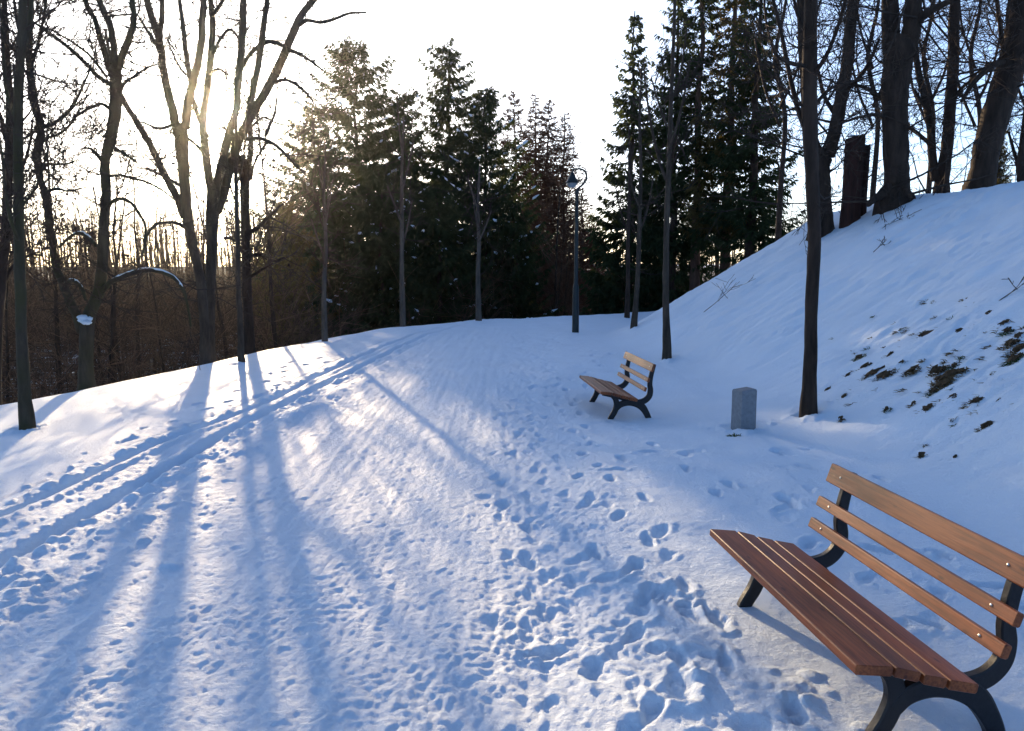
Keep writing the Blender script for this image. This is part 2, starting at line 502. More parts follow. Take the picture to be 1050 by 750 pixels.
walk([(0.5, 6.2), (0.9, 7.4), (1.6, 7.9), (2.4, 8.3)], 0.55, 0.042)
walk([(0.6, 3.3), (0.95, 3.7), (0.8, 4.5), (1.0, 4.9)], 0.40, 0.045)
walk([(0.8, 9.0), (0.75, 10.3), (0.9, 11.5), (1.2, 14)], 0.42, 0.045)
walk([(2.2, 5.4), (2.5, 6.2), (2.7, 7.4), (2.5, 9.0)], 0.55, 0.050)
walk([(3.1, 4.0), (2.7, 5.0), (2.2, 6.1), (1.9, 7.2)], 0.45, 0.045, 0.12)
walk([(2.3, 3.6), (2.6, 4.6), (3.2, 5.6), (3.3, 7.0), (2.9, 8.4)], 0.5, 0.04, 0.12)
walk([(1.7, 5.2), (2.3, 5.0), (2.9, 4.6), (3.5, 4.4)], 0.45, 0.04, 0.1)
for k in range(26):
    stamp(R.uniform(1.9, 3.6), R.uniform(3.8, 8.5), R.uniform(0, 3), R.uniform(.05, .16), R.uniform(.04, .09), R.uniform(0.008, 0.028), 0.35)
walk([(-0.2, 10), (0.5, 12.5), (1.6, 15), (2.2, 18)], 0.5, 0.035)
walk([(-4.35, 8.6), (-4.3, 10.2), (-4.0, 12.0), (-3.9, 14.0), (-3.5, 17)], 0.45, 0.05, 0.15)
walk([(-3.9, 12.8), (-4.6, 14.2), (-4.2, 16)], 0.4, 0.04, 0.15)
for k in range(26):
    stamp(R.uniform(-2.6, 0.1), R.uniform(2.8, 16), R.uniform(-0.4, 0.4), 0.13, 0.06, R.uniform(0.004, 0.010), 0.3)
for k in range(22):        # scattered scuffs in front of and behind the benches
    stamp(R.uniform(0.3, 1.15), R.uniform(2.8, 5.4), R.uniform(0, 3), R.uniform(.06, .16), R.uniform(.05, .09), R.uniform(0.010, 0.03), 0.3)
for k in range(16):
    stamp(R.uniform(0.55, 1.6), R.uniform(7.8, 11.0), R.uniform(0, 3), R.uniform(.06, .15), R.uniform(.05, .09), R.uniform(0.01, 0.028), 0.3)
# wells round the trunks and drifts at the post
for px_, py_, r_ in ((27, 439, .16), (248, 372, .10), (684, 368, .13), (650, 336, .14), (644, 327, .14), (829, 424, .17), (762, 438, .2)):
    h_ = hit(px_, py_)
    stamp(h_[0], h_[1], 0, r_, r_, .05, .45)
    stamp(h_[0] - .05, h_[1] - .22, 0, .2, .13, -.035, 0)
# clods thrown up beside the tracks and in front of the near bench
for k in range(110):
    yy = R.uniform(4.5, 15)
    xx = float(tab(SKI_L, yy)) - 0.30 + R.gauss(0, 0.14) if R.random() < .55 else float(tab(SKI_R, yy)) + 0.34 + R.gauss(0, .18)
    stamp(xx, yy, R.uniform(0, 3), R.uniform(.025, .06), R.uniform(.025, .05), -R.uniform(0.008, 0.03), 0)
for k in range(46):
    stamp(R.gauss(-3.1, .35), R.uniform(4.2, 5.9), R.uniform(0, 3), R.uniform(.03, .09), R.uniform(.03, .07), -R.uniform(0.01, 0.03), 0)
for k in range(60):
    stamp(R.uniform(.75, 1.5), R.uniform(2.7, 3.6), R.uniform(0, 3), R.uniform(.03, .07), R.uniform(.025, .05), -R.uniform(0.006, 0.02), 0)

nr, nc = GX.shape
P = np.stack([GX, GY, GZ], -1)
idx = np.arange(nr * nc).reshape(nr, nc)
quads = np.stack([idx[:-1, :-1], idx[:-1, 1:], idx[1:, 1:], idx[1:, :-1]], -1).reshape(-1, 4)
fx = 0.25 * (GX[:-1, :-1] + GX[:-1, 1:] + GX[1:, 1:] + GX[1:, :-1]).reshape(-1)
fy = 0.5 * (GY[:-1, :-1] + GY[1:, 1:]).reshape(-1)
fe = tab(EDGE, fy) - fx + 0.35 * perlin(fx / 0.7, fy / 0.7, 30)
region = np.where(fe > 1.6, 3, np.where(fx < tab(SKI_R, fy) + 0.3, 0, np.where(fx < 0.15 + 0.02 * (fy - 5) + 0.1 * perlin(fx / 0.5, fy / 0.5, 31), 1, 2)))
def sheet(name, k, mat):
    q = quads[region == k]
    used, inv = np.unique(q, return_inverse=True)
    me = bpy.data.meshes.new(name)
    me.vertices.add(len(used)); me.vertices.foreach_set('co', P.reshape(-1, 3)[used].reshape(-1).astype(np.float32))
    n = len(q)
    me.loops.add(n * 4); me.loops.foreach_set('vertex_index', inv.reshape(-1).astype(np.int32))
    me.polygons.add(n); me.polygons.foreach_set('loop_start', np.arange(0, n * 4, 4, dtype=np.int32)); me.polygons.foreach_set('loop_total', np.full(n, 4, dtype=np.int32))
    me.polygons.foreach_set('use_smooth', np.ones(n, dtype=bool))
    me.update(calc_edges=True)
    me.materials.append(mat)
    return tag(link(name, me), kind='structure')
sheet('snow_bank', 0, M['snow'])
sheet('snow_path', 1, M['packed'])
sheet('snow_slope', 2, M['snow'])
sheet('forest_floor', 3, M['litter'])

# ------------------------------------------------------------------ benches
S_SEAT = [((0.0, .425), (.155, .408)), ((.168, .404), (.275, .374)), ((.288, .368), (.385, .344)), ((.398, .338), (.520, .312))]
S_BACK = [((.618, .474), .060), ((.6596, .603), .060), ((.728, .797), .112)]
BACK_T = np.array([.3216, .9469])           # direction up the backrest in (s, z)
LEN = 1.57

def slat(p0, p1, th, parent, name, seed, screws=True):
    """plank from (s,z) p0 to p1 on its upper face, th thick, running along x, edges rounded"""
    p0, p1 = np.array(p0), np.array(p1)
    d = (p1 - p0); w = np.linalg.norm(d); d /= w
    nrm = np.array([-d[1], d[0]])
    c = 0.006
    prof = [(c, 0), (w - c, 0), (w - .002, -.002), (w, -c), (w, -th + c), (w - c, -th), (c, -th), (0, -th + c), (0, -c), (.002, -.002)]
    m = MB(); n = len(prof)
    rr = random.Random(seed)
    e0, e1 = LEN / 2 + rr.uniform(-.004, .004), LEN / 2 + rr.uniform(-.004, .004)
    for x, ins in ((-e0, 1), (-e0 + .004, 0), (e1 - .004, 0), (e1, 1)):
        for a, b in prof:
            if ins:
                a = a + (.003 if a < w / 2 else -.003); b = b + (-.003 if b > -th / 2 else .003)
            q = p0 + d * a + nrm * b
            m.v.append((x, q[0], q[1]))
    for i in range(3):
        for k in range(n):
            k2 = (k + 1) % n
            m.f.append((i * n + k, (i + 1) * n + k, (i + 1) * n + k2, i * n + k2))
    m.f.append(tuple(range(n))); m.f.append(tuple(3 * n + k for k in range(n))[::-1])
    o = m.build(name, M['wood'], parent, smooth=False)
    for x in ((-LEN / 2 + .135, LEN / 2 - .135) if screws else ()):
        q = p0 + d * w * 0.5
        base = np.array([x, q[0], q[1]]); nn = np.array([0, nrm[0], nrm[1]])
        s = MB(); s.tube([base - nn * .002, base + nn * .003], [.0075, .0065], 8)
        s.build('screw', M['screw'], o)
    return o

def spline(pts, n=8):
    pts = [np.array(p, float) for p in pts]
    P_ = [2 * pts[0] - pts[1]] + pts + [2 * pts[-1] - pts[-2]]
    out = []
    for i in range(1, len(P_) - 2):
        for k in range(n):
            t = k / n
            a, b, c, d = P_[i - 1], P_[i], P_[i + 1], P_[i + 2]
            out.append(0.5 * ((2 * b) + (-a + c) * t + (2 * a - 5 * b + 4 * c - d) * t * t + (-a + 3 * b - 3 * c + d) * t ** 3))
    out.append(pts[-1])
    return np.array(out)

STROKES = [   # (s, z, width) of each cast iron member
    ([(.05, .368, .035), (.16, .350, .045), (.30, .312, .045), (.42, .280, .045), (.52, .262, .045)], .040),
    ([(.185, .350, .05), (.235, .29, .055), (.255, .205, .06), (.225, .11, .058), (.165, .0, .056), (.145, -.14, .056)], .046),
    ([(.245, .150, .05), (.305, .210, .06), (.40, .242, .07), (.51, .238, .085), (.605, .185, .08), (.67, .10, .066), (.715, 0, .058), (.735, -.14, .056)], .050),
    ([(.44, .258, .05), (.55, .238, .06), (.65, .262, .062), (.715, .325, .06), (.732, .41, .056), (.722, .50, .050), (.738, .62, .046), (.776, .775, .042)], .043)]

def end_frame(x, parent):
    m = MB()
    for pts, th in STROKES:
        c = spline(pts)
        p2 = c[:, :2]; w = c[:, 2] * 0.66
        t = np.gradient(p2, axis=0); t /= np.linalg.norm(t, axis=1)[:, None]
        nr_ = np.stack([-t[:, 1], t[:, 0]], 1)
        o = len(m.v); h = th / 2; n = len(p2); cv = .006
        ring = [(-h + cv, 1), (h - cv, 1), (h, .8), (h, -.8), (h - cv, -1), (-h + cv, -1), (-h, -.8), (-h, .8)]
        for i in range(n):
            for xx, q in ring:
                s_ = p2[i] + nr_[i] * w[i] * q
                m.v.append((x + xx, s_[0], s_[1]))
        k = len(ring)
        for i in range(n - 1):
            for j in range(k):
                j2 = (j + 1) % k
                m.f.append((o + i * k + j, o + i * k + j2, o + (i + 1) * k + j2, o + (i + 1) * k + j))
        m.f.append(tuple(o + j for j in range(k))); m.f.append(tuple(o + (n - 1) * k + j for j in range(k))[::-1])
    return m.build('end_frame', M['iron'], parent, smooth=False)

def bench(corner_far, corner_near, z, label, seed):
    """corner_far / corner_near: plan positions of the two front seat corners"""
    a, b = np.array(corner_far), np.array(corner_near)
    mid = (a + b) / 2; d = (b - a) / np.linalg.norm(b - a)
    # local +x runs from near to far, local +y to the back of the bench
    rz = math.atan2(-d[1], -d[0])
    # +y local = rotate +x by 90deg: must point to +X world
    root = empty('park_bench', (mid[0], mid[1], z), label, 'bench', 'wood and iron benches along the path')
    root.rotation_euler = (0, 0, rz)
    if -math.sin(rz) < 0:                     # flip so that the back is on the slope side
        root.rotation_euler = (0, 0, rz + math.pi)
    for i, (p, q) in enumerate(S_SEAT):
        slat(p, q, .042, root, 'seat_slat', seed + i, False)
    for i, ((s, zz), w) in enumerate(S_BACK):
        top = np.array([s, zz]); bot = top - BACK_T * w
        slat(bot, top, .034, root, 'back_slat', seed + 10 + i)
    for x in (-LEN / 2 + .135, LEN / 2 - .135):
        end_frame(x, root)
    return root
bench((1.155, 4.387), (1.327, 2.83), 0.0, 'large brown slatted bench in the near right corner, cut by the frame', 100)
bench((1.06, 12.12), (1.22, 10.56), -0.21, 'small distant slatted bench beside the path, seen from its end', 300)

# ------------------------------------------------------------------ granite post
gp = hit(762, 438)
def granite_post(p):
    root = empty('stone_post', (p[0], p[1], p[2]), 'short square grey stone post standing in the snow left of the thin trunk', 'stone post', rz=0.35)
    m = MB(); rr = random.Random(5)
    hw = .112
    for z, w in ((-.4, hw), (.05, hw), (.25, hw * .99), (.455, hw * .98), (.475, hw * .93), (.482, hw * .8)):
        for sx, sy in ((-1, -1), (0, -1), (1, -1), (1, 0), (1, 1), (0, 1), (-1, 1), (-1, 0)):
            m.v.append((sx * w * (1 + rr.uniform(-.02, .02)), sy * w * .9 * (1 + rr.uniform(-.02, .02)), z + sx * .008))
    for i in range(5):
        for k in range(8):
            k2 = (k + 1) % 8
            m.f.append((i * 8 + k, i * 8 + k2, (i + 1) * 8 + k2, (i + 1) * 8 + k))
    m.f.append(tuple(40 + k for k in range(8)))
    m.build('post_block', M['granite'], root, smooth=False)
granite_post(gp)

# ------------------------------------------------------------------ lamp post
lp = hit(590, 341)
def lamp_post(p):
    root = empty('street_lamp', (p[0], p[1], p[2]), 'slim dark green lamp post with hooked arm and bell shade', 'street lamp')
    s = p[1] / F_PX                        # metres per pixel there
    m = MB()
    m.lathe([(.10, -.4), (.10, .05), (.092, .9), (.088, 1.25), (.078, 1.32), (.062, 1.36), (.058, 1.42), (.052, 3.0), (.045, 3.85), (.062, 3.88), (.062, 3.94), (.04, 3.97), (.02, 3.99)], sides=14)
    m.build('pole', M['lamp'], root)
    a = MB()
    path = spline([(0.02, 0, 3.95), (.07, 0, 4.05), (.19, 0, 4.16), (.27, 0, 4.32), (.23, 0, 4.48), (.08, 0, 4.56), (-.08, 0, 4.55), (-.13, 0, 4.48), (-.135, 0, 4.42)], 6)
    a.tube(path, np.linspace(.032, .022, len(path)), 8)
    a.build('arm', M['lamp'], root)
    sh = MB()
    sh.lathe([(.03, .16), (.05, .15), (.055, .10), (.09, .06), (.13, -.02), (.175, -.10), (.185, -.13), (.175, -.132), (.12, -.03), (.05, .07)], c=(-.135, 0, 4.30), sides=18)
    shade = sh.build('lamp_shade', M['lamp'], root)
    g = MB()
    g.lathe([(.02, .04), (.07, .03), (.12, -.06), (.14, -.11), (.12, -.19), (.07, -.235), (.02, -.245)], c=(-.135, 0, 4.29), sides=16)
    g.build('glass_globe', M['glass'], shade)
lamp_post(lp)

# ------------------------------------------------------------------ bare trees
UP = np.array([0, 0, 1.0])
def unit(v): return v / (np.linalg.norm(v) + 1e-9)
def rvec(rng): return unit(np.array([rng.gauss(0, 1), rng.gauss(0, 1), rng.gauss(0, 1)]))

def grow(mb, p, d, L, r, lev, rng, up=0.12, wob=0.22, kids=(4, 4, 3), spread=0.9, rmin=0.0035):
    n = (4 if rmin < .0055 else 3) if lev > 0 else (3 if rmin < .005 else 2)
    x, y_, z = float(p[0]), float(p[1]), float(p[2])
    dx, dy, dz = float(d[0]), float(d[1]), float(d[2])
    pts = [(x, y_, z)]; dirs = []
    g = rng.gauss; st = L / n; w = wob * .58
    for i in range(n):
        dx += g(0, w); dy += g(0, w); dz += g(0, w) + up
        q = 1.0 / (math.sqrt(dx * dx + dy * dy + dz * dz) + 1e-9)
        dx *= q; dy *= q; dz *= q
        dirs.append((dx, dy, dz))
        x += dx * st; y_ += dy * st; z += dz * st
        pts.append((x, y_, z))
    re = max(rmin, r * 0.32)
    rad = [r + (re - r) * i / n for i in range(n + 1)]
    mb.tube(pts, rad, 5 if r > .03 else (4 if r > .012 else 3), False)
    if lev > 0:
        sp_ = spread * .58
        for c in range(kids[min(lev, len(kids)) - 1]):
            t = rng.uniform(.25, 1.0)
            i = min(n - 1, int(t * n)); f = (t * n - i) * st
            a = pts[i]; e = dirs[i]
            b = (a[0] + e[0] * f, a[1] + e[1] * f, a[2] + e[2] * f)
            v = (e[0] + g(0, sp_), e[1] + g(0, sp_), e[2] + g(0, sp_))
            q = 1.0 / (math.sqrt(v[0] ** 2 + v[1] ** 2 + v[2] ** 2) + 1e-9)
            grow(mb, b, (v[0] * q, v[1] * q, v[2] * q), L * rng.uniform(.35, .62), max(rmin, rad[i] * rng.uniform(.4, .6)), lev - 1, rng, up, wob, kids, spread, rmin)

def traced_tree(name, label, cat, D, limbs, mat, twigs=30, twig_len=1.2, twig_from=0.3, seed=1, lev=2, group=None, kids=(4, 4, 3), depth=0.10, up=0.10, snow=(), snow_on=()):
    """limbs: polylines of (px, py, width px[, extra distance]) seen at distance D, the first is the trunk;
    each limb keeps its own distance so the tree has real depth"""
    rng = random.Random(seed)
    x0, y0 = limbs[0][0][0], limbs[0][0][1]
    foot_p = at(x0, y0, D)
    gz = ground(foot_p[0], D)
    root = empty(name, (foot_p[0], D, gz), label, cat, group)
    org = np.array([foot_p[0], D, gz])
    tw = MB()
    for li, limb in enumerate(limbs):
        pts = []; rad = []
        for q in limb:
            dd = D + (q[3] if len(q) > 3 else 0.0)
            pts.append(at(q[0], q[1], dd) - org); rad.append(max(q[2] * 0.5 * dd / F_PX, .006))
        if li == 0:
            lean = (pts[0] - pts[min(1, len(pts) - 1)]); lean[2] = 0
            b = pts[0].copy(); b[2] = min(-0.45, b[2] - .3)
            if pts[0][2] > 0.25:
                mid = pts[0].copy(); mid[2] = 0.1
                pts = [b, mid] + pts; rad = [rad[0] * 1.45, rad[0] * 1.28] + rad
            else:
                pts = [b] + pts; rad = [rad[0] * 1.5, rad[0] * 1.22] + rad[1:]
        A = np.concatenate([np.array(pts), np.array(rad)[:, None]], 1)
        C = spline(A, 4)
        P3 = C[:, :3] + np.array([[rng.gauss(0, .25) * r_ for _ in range(3)] for r_ in C[:, 3]]) * (0.35 if C[0, 3] < .1 else 0.12)
        m = MB(); m.tube(P3, np.maximum(C[:, 3], .005) * np.array([1 + rng.uniform(-.05, .05) for _ in C]), 9 if C[0, 3] > .06 else 6)
        m.build('trunk' if li == 0 else 'limb', mat, root)
        if li in snow_on:
            k0, k1 = int(len(P3) * .12), int(len(P3) * .8)
            sm = MB(); up_ = np.array([0, 0, 1.0])
            rr_ = np.maximum(C[k0:k1, 3], .012)
            sm.tube(P3[k0:k1] + up_ * (rr_ * .75)[:, None], [.004] + [r2 * rng.uniform(.3, .75) for r2 in rr_[1:-1]] + [.004], 7)
            sm.build('snow_line', M['snow'], root)
        # side branches and twigs
        cnt = int(twigs * (1.0 if li == 0 else 0.8))
        for k in range(cnt):
            t = rng.uniform(twig_from if li == 0 else 0.1, 1.0)
            i = min(len(P3) - 2, int(t * (len(P3) - 1)))
            p = P3[i] + (P3[i + 1] - P3[i]) * rng.random()
            ax = unit(P3[i + 1] - P3[i])
            d = unit(ax * rng.uniform(-.1, .6) + rvec(rng) * 1.0 + UP * 0.15)
            Lk = twig_len * rng.uniform(.35, 1.25)
            grow(tw, p, d, Lk, min(C[i, 3] * .4, .008 + .009 * Lk), lev, rng, up, .25, kids, .9, .0032 if D < 11 else .0055)
    tag(tw.build('twigs', M['twig'], root), kind='stuff')
    for (px, py, rx, rz_, off) in snow:
        s = MB(); c = at(px, py, D + off) - org
        for k in range(8):
            w_ = rx * rng.uniform(.4, .65)
            s.blob((c[0] + rng.uniform(-.5, .5) * rx, c[1] + rng.uniform(-.3, .2) * rx, c[2] + rz_ * rng.uniform(-.8, .5)), (w_, w_ * .8, w_ * rng.uniform(.5, .8)), rng, 9, 6, .25)
        s.build('snow_clump', M['snow'], root)
    return root

traced_tree('young_tree', 'straight mossy trunk standing nearest the left edge of the snow bank', 'tree', float(hit(27, 439)[1]),
    [[(28, 438, 13), (24, 380, 11.5), (21, 300, 10.5), (19, 200, 9.5), (19, 100, 9), (22, 40, 8), (24, -20, 7), (25, -110, 5)],
     [(21, 60, 5), (31, 20, 4, .2), (32, -40, 3, .4)],
     [(19, 130, 4), (6, 90, 3.5, .3), (2, 30, 3, .5), (-2, -30, 2.5, .5)],
     [(20, 250, 4), (8, 215, 3.5, -.3), (2, 160, 3, -.3), (-6, 110, 2.5, -.4)],
     [(20, 215, 3), (38, 190, 2.5, .2), (50, 150, 2, .4)]],
    M['bark_moss'], 24, 0.8, .4, 11, 2)

traced_tree('bare_tree', 'forked tree with snow in its crotch and an arching snow-topped branch', 'tree', 14.0,
    [[(89, 402, 16), (88, 375, 14.5), (89, 350, 14.5), (91, 325, 13), (101, 300, 11.5), (105, 270, 10.5), (106, 240, 10), (109, 200, 9.5), (108, 165, 9.5), (115, 135, 11), (119, 105, 11.5), (119, 80, 11), (118, 68, 10)],
     [(85, 340, 10), (70, 305, 8.5, .2), (58, 275, 7.5, .4), (52, 240, 7, .5), (47, 205, 7, .6), (41, 180, 7, .6), (38, 160, 8, .6), (42, 132, 8, .6), (36, 110, 7.5, .7), (31, 80, 7, .8), (30, 40, 6.5, .8), (32, 0, 6, .9), (34, -60, 4, 1.0)],
     [(116, 80, 7), (107, 55, 6, .2), (97, 20, 5, .3), (87, 0, 4.5, .4), (76, -40, 3, .5)],
     [(118, 74, 7), (117, 50, 6.5, -.2), (112, 25, 6, -.3), (101, 0, 5.5, -.4), (92, -40, 4, -.5)],
     [(120, 72, 8), (128, 50, 7, -.1), (136, 30, 6, -.2), (137, 12, 5.5, -.2), (134, -10, 5, -.3), (130, -60, 3, -.3)],
     [(115, 88, 5), (100, 78, 4.5, .1), (85, 62, 4, .2), (65, 45, 3.5, .4), (45, 30, 3, .6), (30, 20, 2, .8)],
     [(110, 80, 3), (90, 55, 2.5, -.2), (60, 35, 2, -.4), (42, 27, 1.6, -.5)],
     [(121, 98, 4), (127, 86, 3.5, -.2), (137, 79, 3, -.2), (150, 70, 2, -.4), (162, 66, 1.4, -.5)],
     [(113, 112, 4), (105, 107, 3.5, .1), (95, 110, 3, .2), (84, 116, 2.4, .3), (76, 122, 1.4, .4)],
     [(104, 164, 4), (96, 155, 3, .1), (90, 152, 2.4, .2), (82, 153, 1.5, .3)],
     [(118, 152, 3.5), (126, 157, 3, -.1), (135, 163, 2.4, -.2), (141, 168, 1.5, -.3)],
     [(108, 220, 4), (114, 208, 4, -.1), (124, 204, 3.5, -.2), (134, 208, 3.2, -.3), (142, 218, 3, -.4), (149, 232, 2.6, -.5), (148, 250, 2.2, -.5), (146, 265, 1.5, -.5)],
     [(112, 181, 3.5), (123, 180, 3.2, .2), (136, 183, 3, .3), (150, 187, 2.6, .4), (166, 195, 2.2, .5), (180, 206, 1.4, .6)],
     [(106, 297, 6), (113, 290, 5.5, -.2), (126, 284, 5, -.3), (140, 279, 5, -.4), (153, 277, 4.5, -.5), (168, 280, 4.2, -.6), (181, 287, 4, -.7), (189, 300, 3.4, -.8), (193, 318, 2.6, -.8), (196, 335, 1.8, -.9)],
     [(99, 252, 4), (90, 243, 4, .2), (82, 239, 3.5, .3), (72, 243, 3, .4), (60, 254, 2.6, .5)],
     [(68, 290, 5), (76, 288, 4, -.2), (84, 296, 4, -.2), (88, 308, 3, -.3)],
     [(44, 130, 4), (58, 125, 3.5, -.2), (72, 112, 3, -.3), (82, 95, 2.6, -.3), (92, 72, 2, -.4)],
     [(45, 143, 3), (60, 138, 2.6, .2), (72, 128, 2.2, .4), (78, 120, 1.5, .5)],
     [(40, 168, 3), (55, 169, 2.5, .2), (70, 168, 2, .3), (80, 164, 1.3, .4)],
     [(48, 196, 3), (60, 194, 2.6, -.2), (70, 196, 2, -.2), (90, 192, 1.3, -.3)],
     [(38, 105, 3.5), (33, 70, 3, .4), (40, 40, 3, .5), (46, 10, 2.6, .6), (50, -30, 2, .6)]],
    M['bark_moss'], 10, 0.9, .35, 12, 2, snow=((88, 328, .15, .10, -.12),), snow_on=(13, 14, 15, 19))

traced_tree('bare_tree', 'tall twin trunked tree left of the sun with a steep diagonal limb', 'tree', 17.0,
    [[(210, 380, 10.5), (210, 345, 10), (208, 310, 9.5), (205, 285, 9.5), (200, 262, 9.5), (194, 235, 10), (191, 210, 10.5), (189, 185, 11), (187, 160, 12), (186, 142, 14), (183, 128, 13)],
     [(181, 132, 9), (175, 105, 8, .1), (168, 75, 7.5, .2), (164, 45, 7, .3), (156, 20, 6.5, .4), (149, -10, 6, .5), (143, -60, 4, .6)],
     [(189, 132, 9), (193, 105, 8, -.1), (199, 80, 7.5, -.2), (206, 50, 7, -.3), (208, 15, 6.5, -.3), (210, -20, 6, -.4), (213, -70, 4, -.5)],
     [(197, 88, 6), (192, 65, 5, .2), (188, 30, 4.6, .3), (184, 0, 4, .4), (178, -40, 3, .4)],
     [(190, 222, 8), (182, 205, 7.5, .2), (168, 178, 7, .4), (155, 150, 6.5, .5), (140, 125, 6, .6), (128, 105, 5, .7), (119, 85, 4.4, .8), (113, 60, 3.4, .9), (108, 30, 2.4, 1.0)],
     [(163, 45, 5), (166, 15, 5, .2), (166, -20, 4, .3), (166, -60, 3, .4)],
     [(164, 55, 3.5), (158, 42, 3.5, .2), (152, 33, 3, .3), (145, 22, 2.2, .4), (141, 15, 1.4, .4)],
     [(191, 195, 3.6), (184, 190, 3.4, .2), (170, 182, 3, .3), (155, 175, 2.4, .4), (140, 172, 1.6, .5)],
     [(196, 240, 4), (186, 231, 4, -.2), (172, 228, 3.4, -.3), (158, 232, 2.8, -.4), (150, 244, 2.2, -.4), (150, 262, 1.4, -.5)],
     [(193, 142, 3), (204, 152, 2.6, -.2), (212, 162, 1.6, -.3)],
     [(178, 128, 3), (163, 132, 2.6, .2), (150, 127, 2, .3), (137, 123, 1.2, .4)],
     [(196, 80, 2.8), (186, 72, 2.4, .3), (176, 52, 2, .4), (171, 40, 1.2, .5)]],
    M['bark_grey'], 11, 1.0, .4, 13, 2)

traced_tree('bare_tree', 'many limbed bare tree standing right in front of the low sun', 'tree', 18.0,
    [[(215, 372, 11), (215, 330, 10.5), (216, 290, 10), (217, 250, 11), (218, 220, 12.5), (219, 196, 13), (219, 188, 12)],
     [(217, 196, 9), (213, 175, 8, .1), (210, 150, 7.5, .2), (208, 125, 7, .3), (212, 95, 6.5, .4), (216, 60, 6.5, .4), (218, 30, 6, .5), (217, 12, 5.5, .5), (214, -20, 4, .6)],
     [(218, 16, 4), (224, 8, 4, .2), (231, -4, 3.6, .3), (240, -25, 3, .4)],
     [(221, 196, 9), (227, 170, 8.5, -.1), (234, 140, 7.5, -.2), (242, 112, 7, -.3), (244, 85, 7, -.4), (247, 55, 7, -.5), (249, 20, 7, -.5), (250, -15, 6, -.6), (252, -60, 4, -.7)],
     [(223, 218, 9), (232, 190, 9, .2), (239, 160, 9, .4), (248, 138, 8.5, .5), (258, 118, 8.5, .6), (272, 95, 8.5, .8), (286, 68, 8.5, 1.0), (299, 38, 8, 1.2), (309, 16, 7, 1.3), (325, -5, 6, 1.5), (345, -40, 4, 1.7)],
     [(250, 140, 6), (255, 115, 6, -.2), (261, 85, 6, -.3), (267, 50, 6, -.4), (272, 15, 5.5, -.5), (276, -15, 5, -.6), (282, -60, 3.5, -.6)],
     [(308, 25, 4.5), (315, 21, 4, -.2), (328, 23, 3.6, -.4), (342, 20, 3.2, -.5), (358, 14, 2.6, -.6), (376, 13, 1.6, -.7)],
     [(292, 48, 4.5), (284, 44, 4.5, .3), (275, 43, 4, .4), (262, 50, 4, .5), (252, 62, 3.4, .6), (247, 75, 2.4, .6)],
     [(296, 52, 3.5), (308, 56, 3.2, .2), (320, 64, 2.8, .3), (332, 73, 1.8, .4)],
     [(281, 85, 3.6), (292, 82, 3.4, -.2), (304, 87, 3, -.4), (315, 97, 2.6, -.5), (322, 106, 1.8, -.5)],
     [(219, 55, 3.4), (225, 42, 3.2, .2), (234, 31, 3, .3), (241, 34, 2.6, .3), (246, 44, 2, .4)],
     [(217, 74, 3), (225, 71, 2.6, -.2), (231, 76, 2.2, -.3), (233, 84, 1.4, -.3)],
     [(212, 140, 5), (204, 122, 4.4, .3), (198, 103, 4, .4), (195, 85, 3, .5)],
     [(253, 143, 5), (264, 142, 4.4, -.2), (275, 145, 4, -.4), (286, 152, 3.6, -.5), (300, 166, 2.8, -.6), (312, 178, 1.6, -.7)],
     [(273, 147, 3), (266, 158, 2.6, .2), (260, 170, 2.4, .2), (258, 185, 2, .3)],
     [(258, 130, 2.4), (270, 121, 2, .3), (285, 127, 1.8, .4), (300, 129, 1.2, .5)],
     [(272, 140, 3), (281, 118, 2.4, .3), (284, 100, 1.6, .4)],
     [(210, 300, 4), (206, 290, 3.4, .2), (198, 292, 2.6, .3)]],
    M['bark_grey'], 10, 1.1, .3, 14, 2)

traced_tree('bare_tree', 'dark straight trunk behind the thin sapling, right below the sun', 'tree', 20.5,
    [[(256, 374, 11), (255, 330, 10), (253, 290, 9.5), (252, 250, 9), (251, 215, 9), (251, 190, 9.5), (249, 172, 10), (247, 160, 8)],
     [(252, 190, 7), (256, 165, 6, .2), (257, 140, 5, .3), (256, 110, 4, .4), (259, 80, 3, .5)],
     [(249, 185, 5), (244, 168, 5, -.3), (240, 150, 4, -.4), (236, 125, 3, -.5)],
     [(255, 240, 5), (266, 232, 4.5, -.2), (276, 222, 3.6, -.4), (288, 210, 2.4, -.5)],
     [(256, 262, 4.4), (268, 262, 4, .3), (280, 268, 3.2, .5), (292, 264, 2, .6)],
     [(249, 258, 4), (240, 246, 3.4, .3), (230, 244, 2.8, .5)],
     [(256, 285, 3.6), (268, 277, 3, -.3), (280, 270, 2, -.4)]],
    M['bark_dark'], 16, 1.3, .3, 15, 2)

p5 = hit(248, 372)
traced_tree('young_tree', 'thin sapling whose shadow falls straight across the snow bank', 'tree', float(p5[1]),
    [[(248, 371, 6.5), (246, 330, 5.6), (244, 280, 5), (243, 230, 4.6), (242, 180, 4), (242, 130, 3), (241, 80, 2)],
     [(243, 210, 2.4), (236, 190, 2, .2), (232, 160, 1.4, .3)],
     [(243, 190, 2.4), (249, 165, 2, -.2), (252, 130, 1.3, -.3)]],
    M['bark_grey'], 16, 0.7, .45, 16, 1)

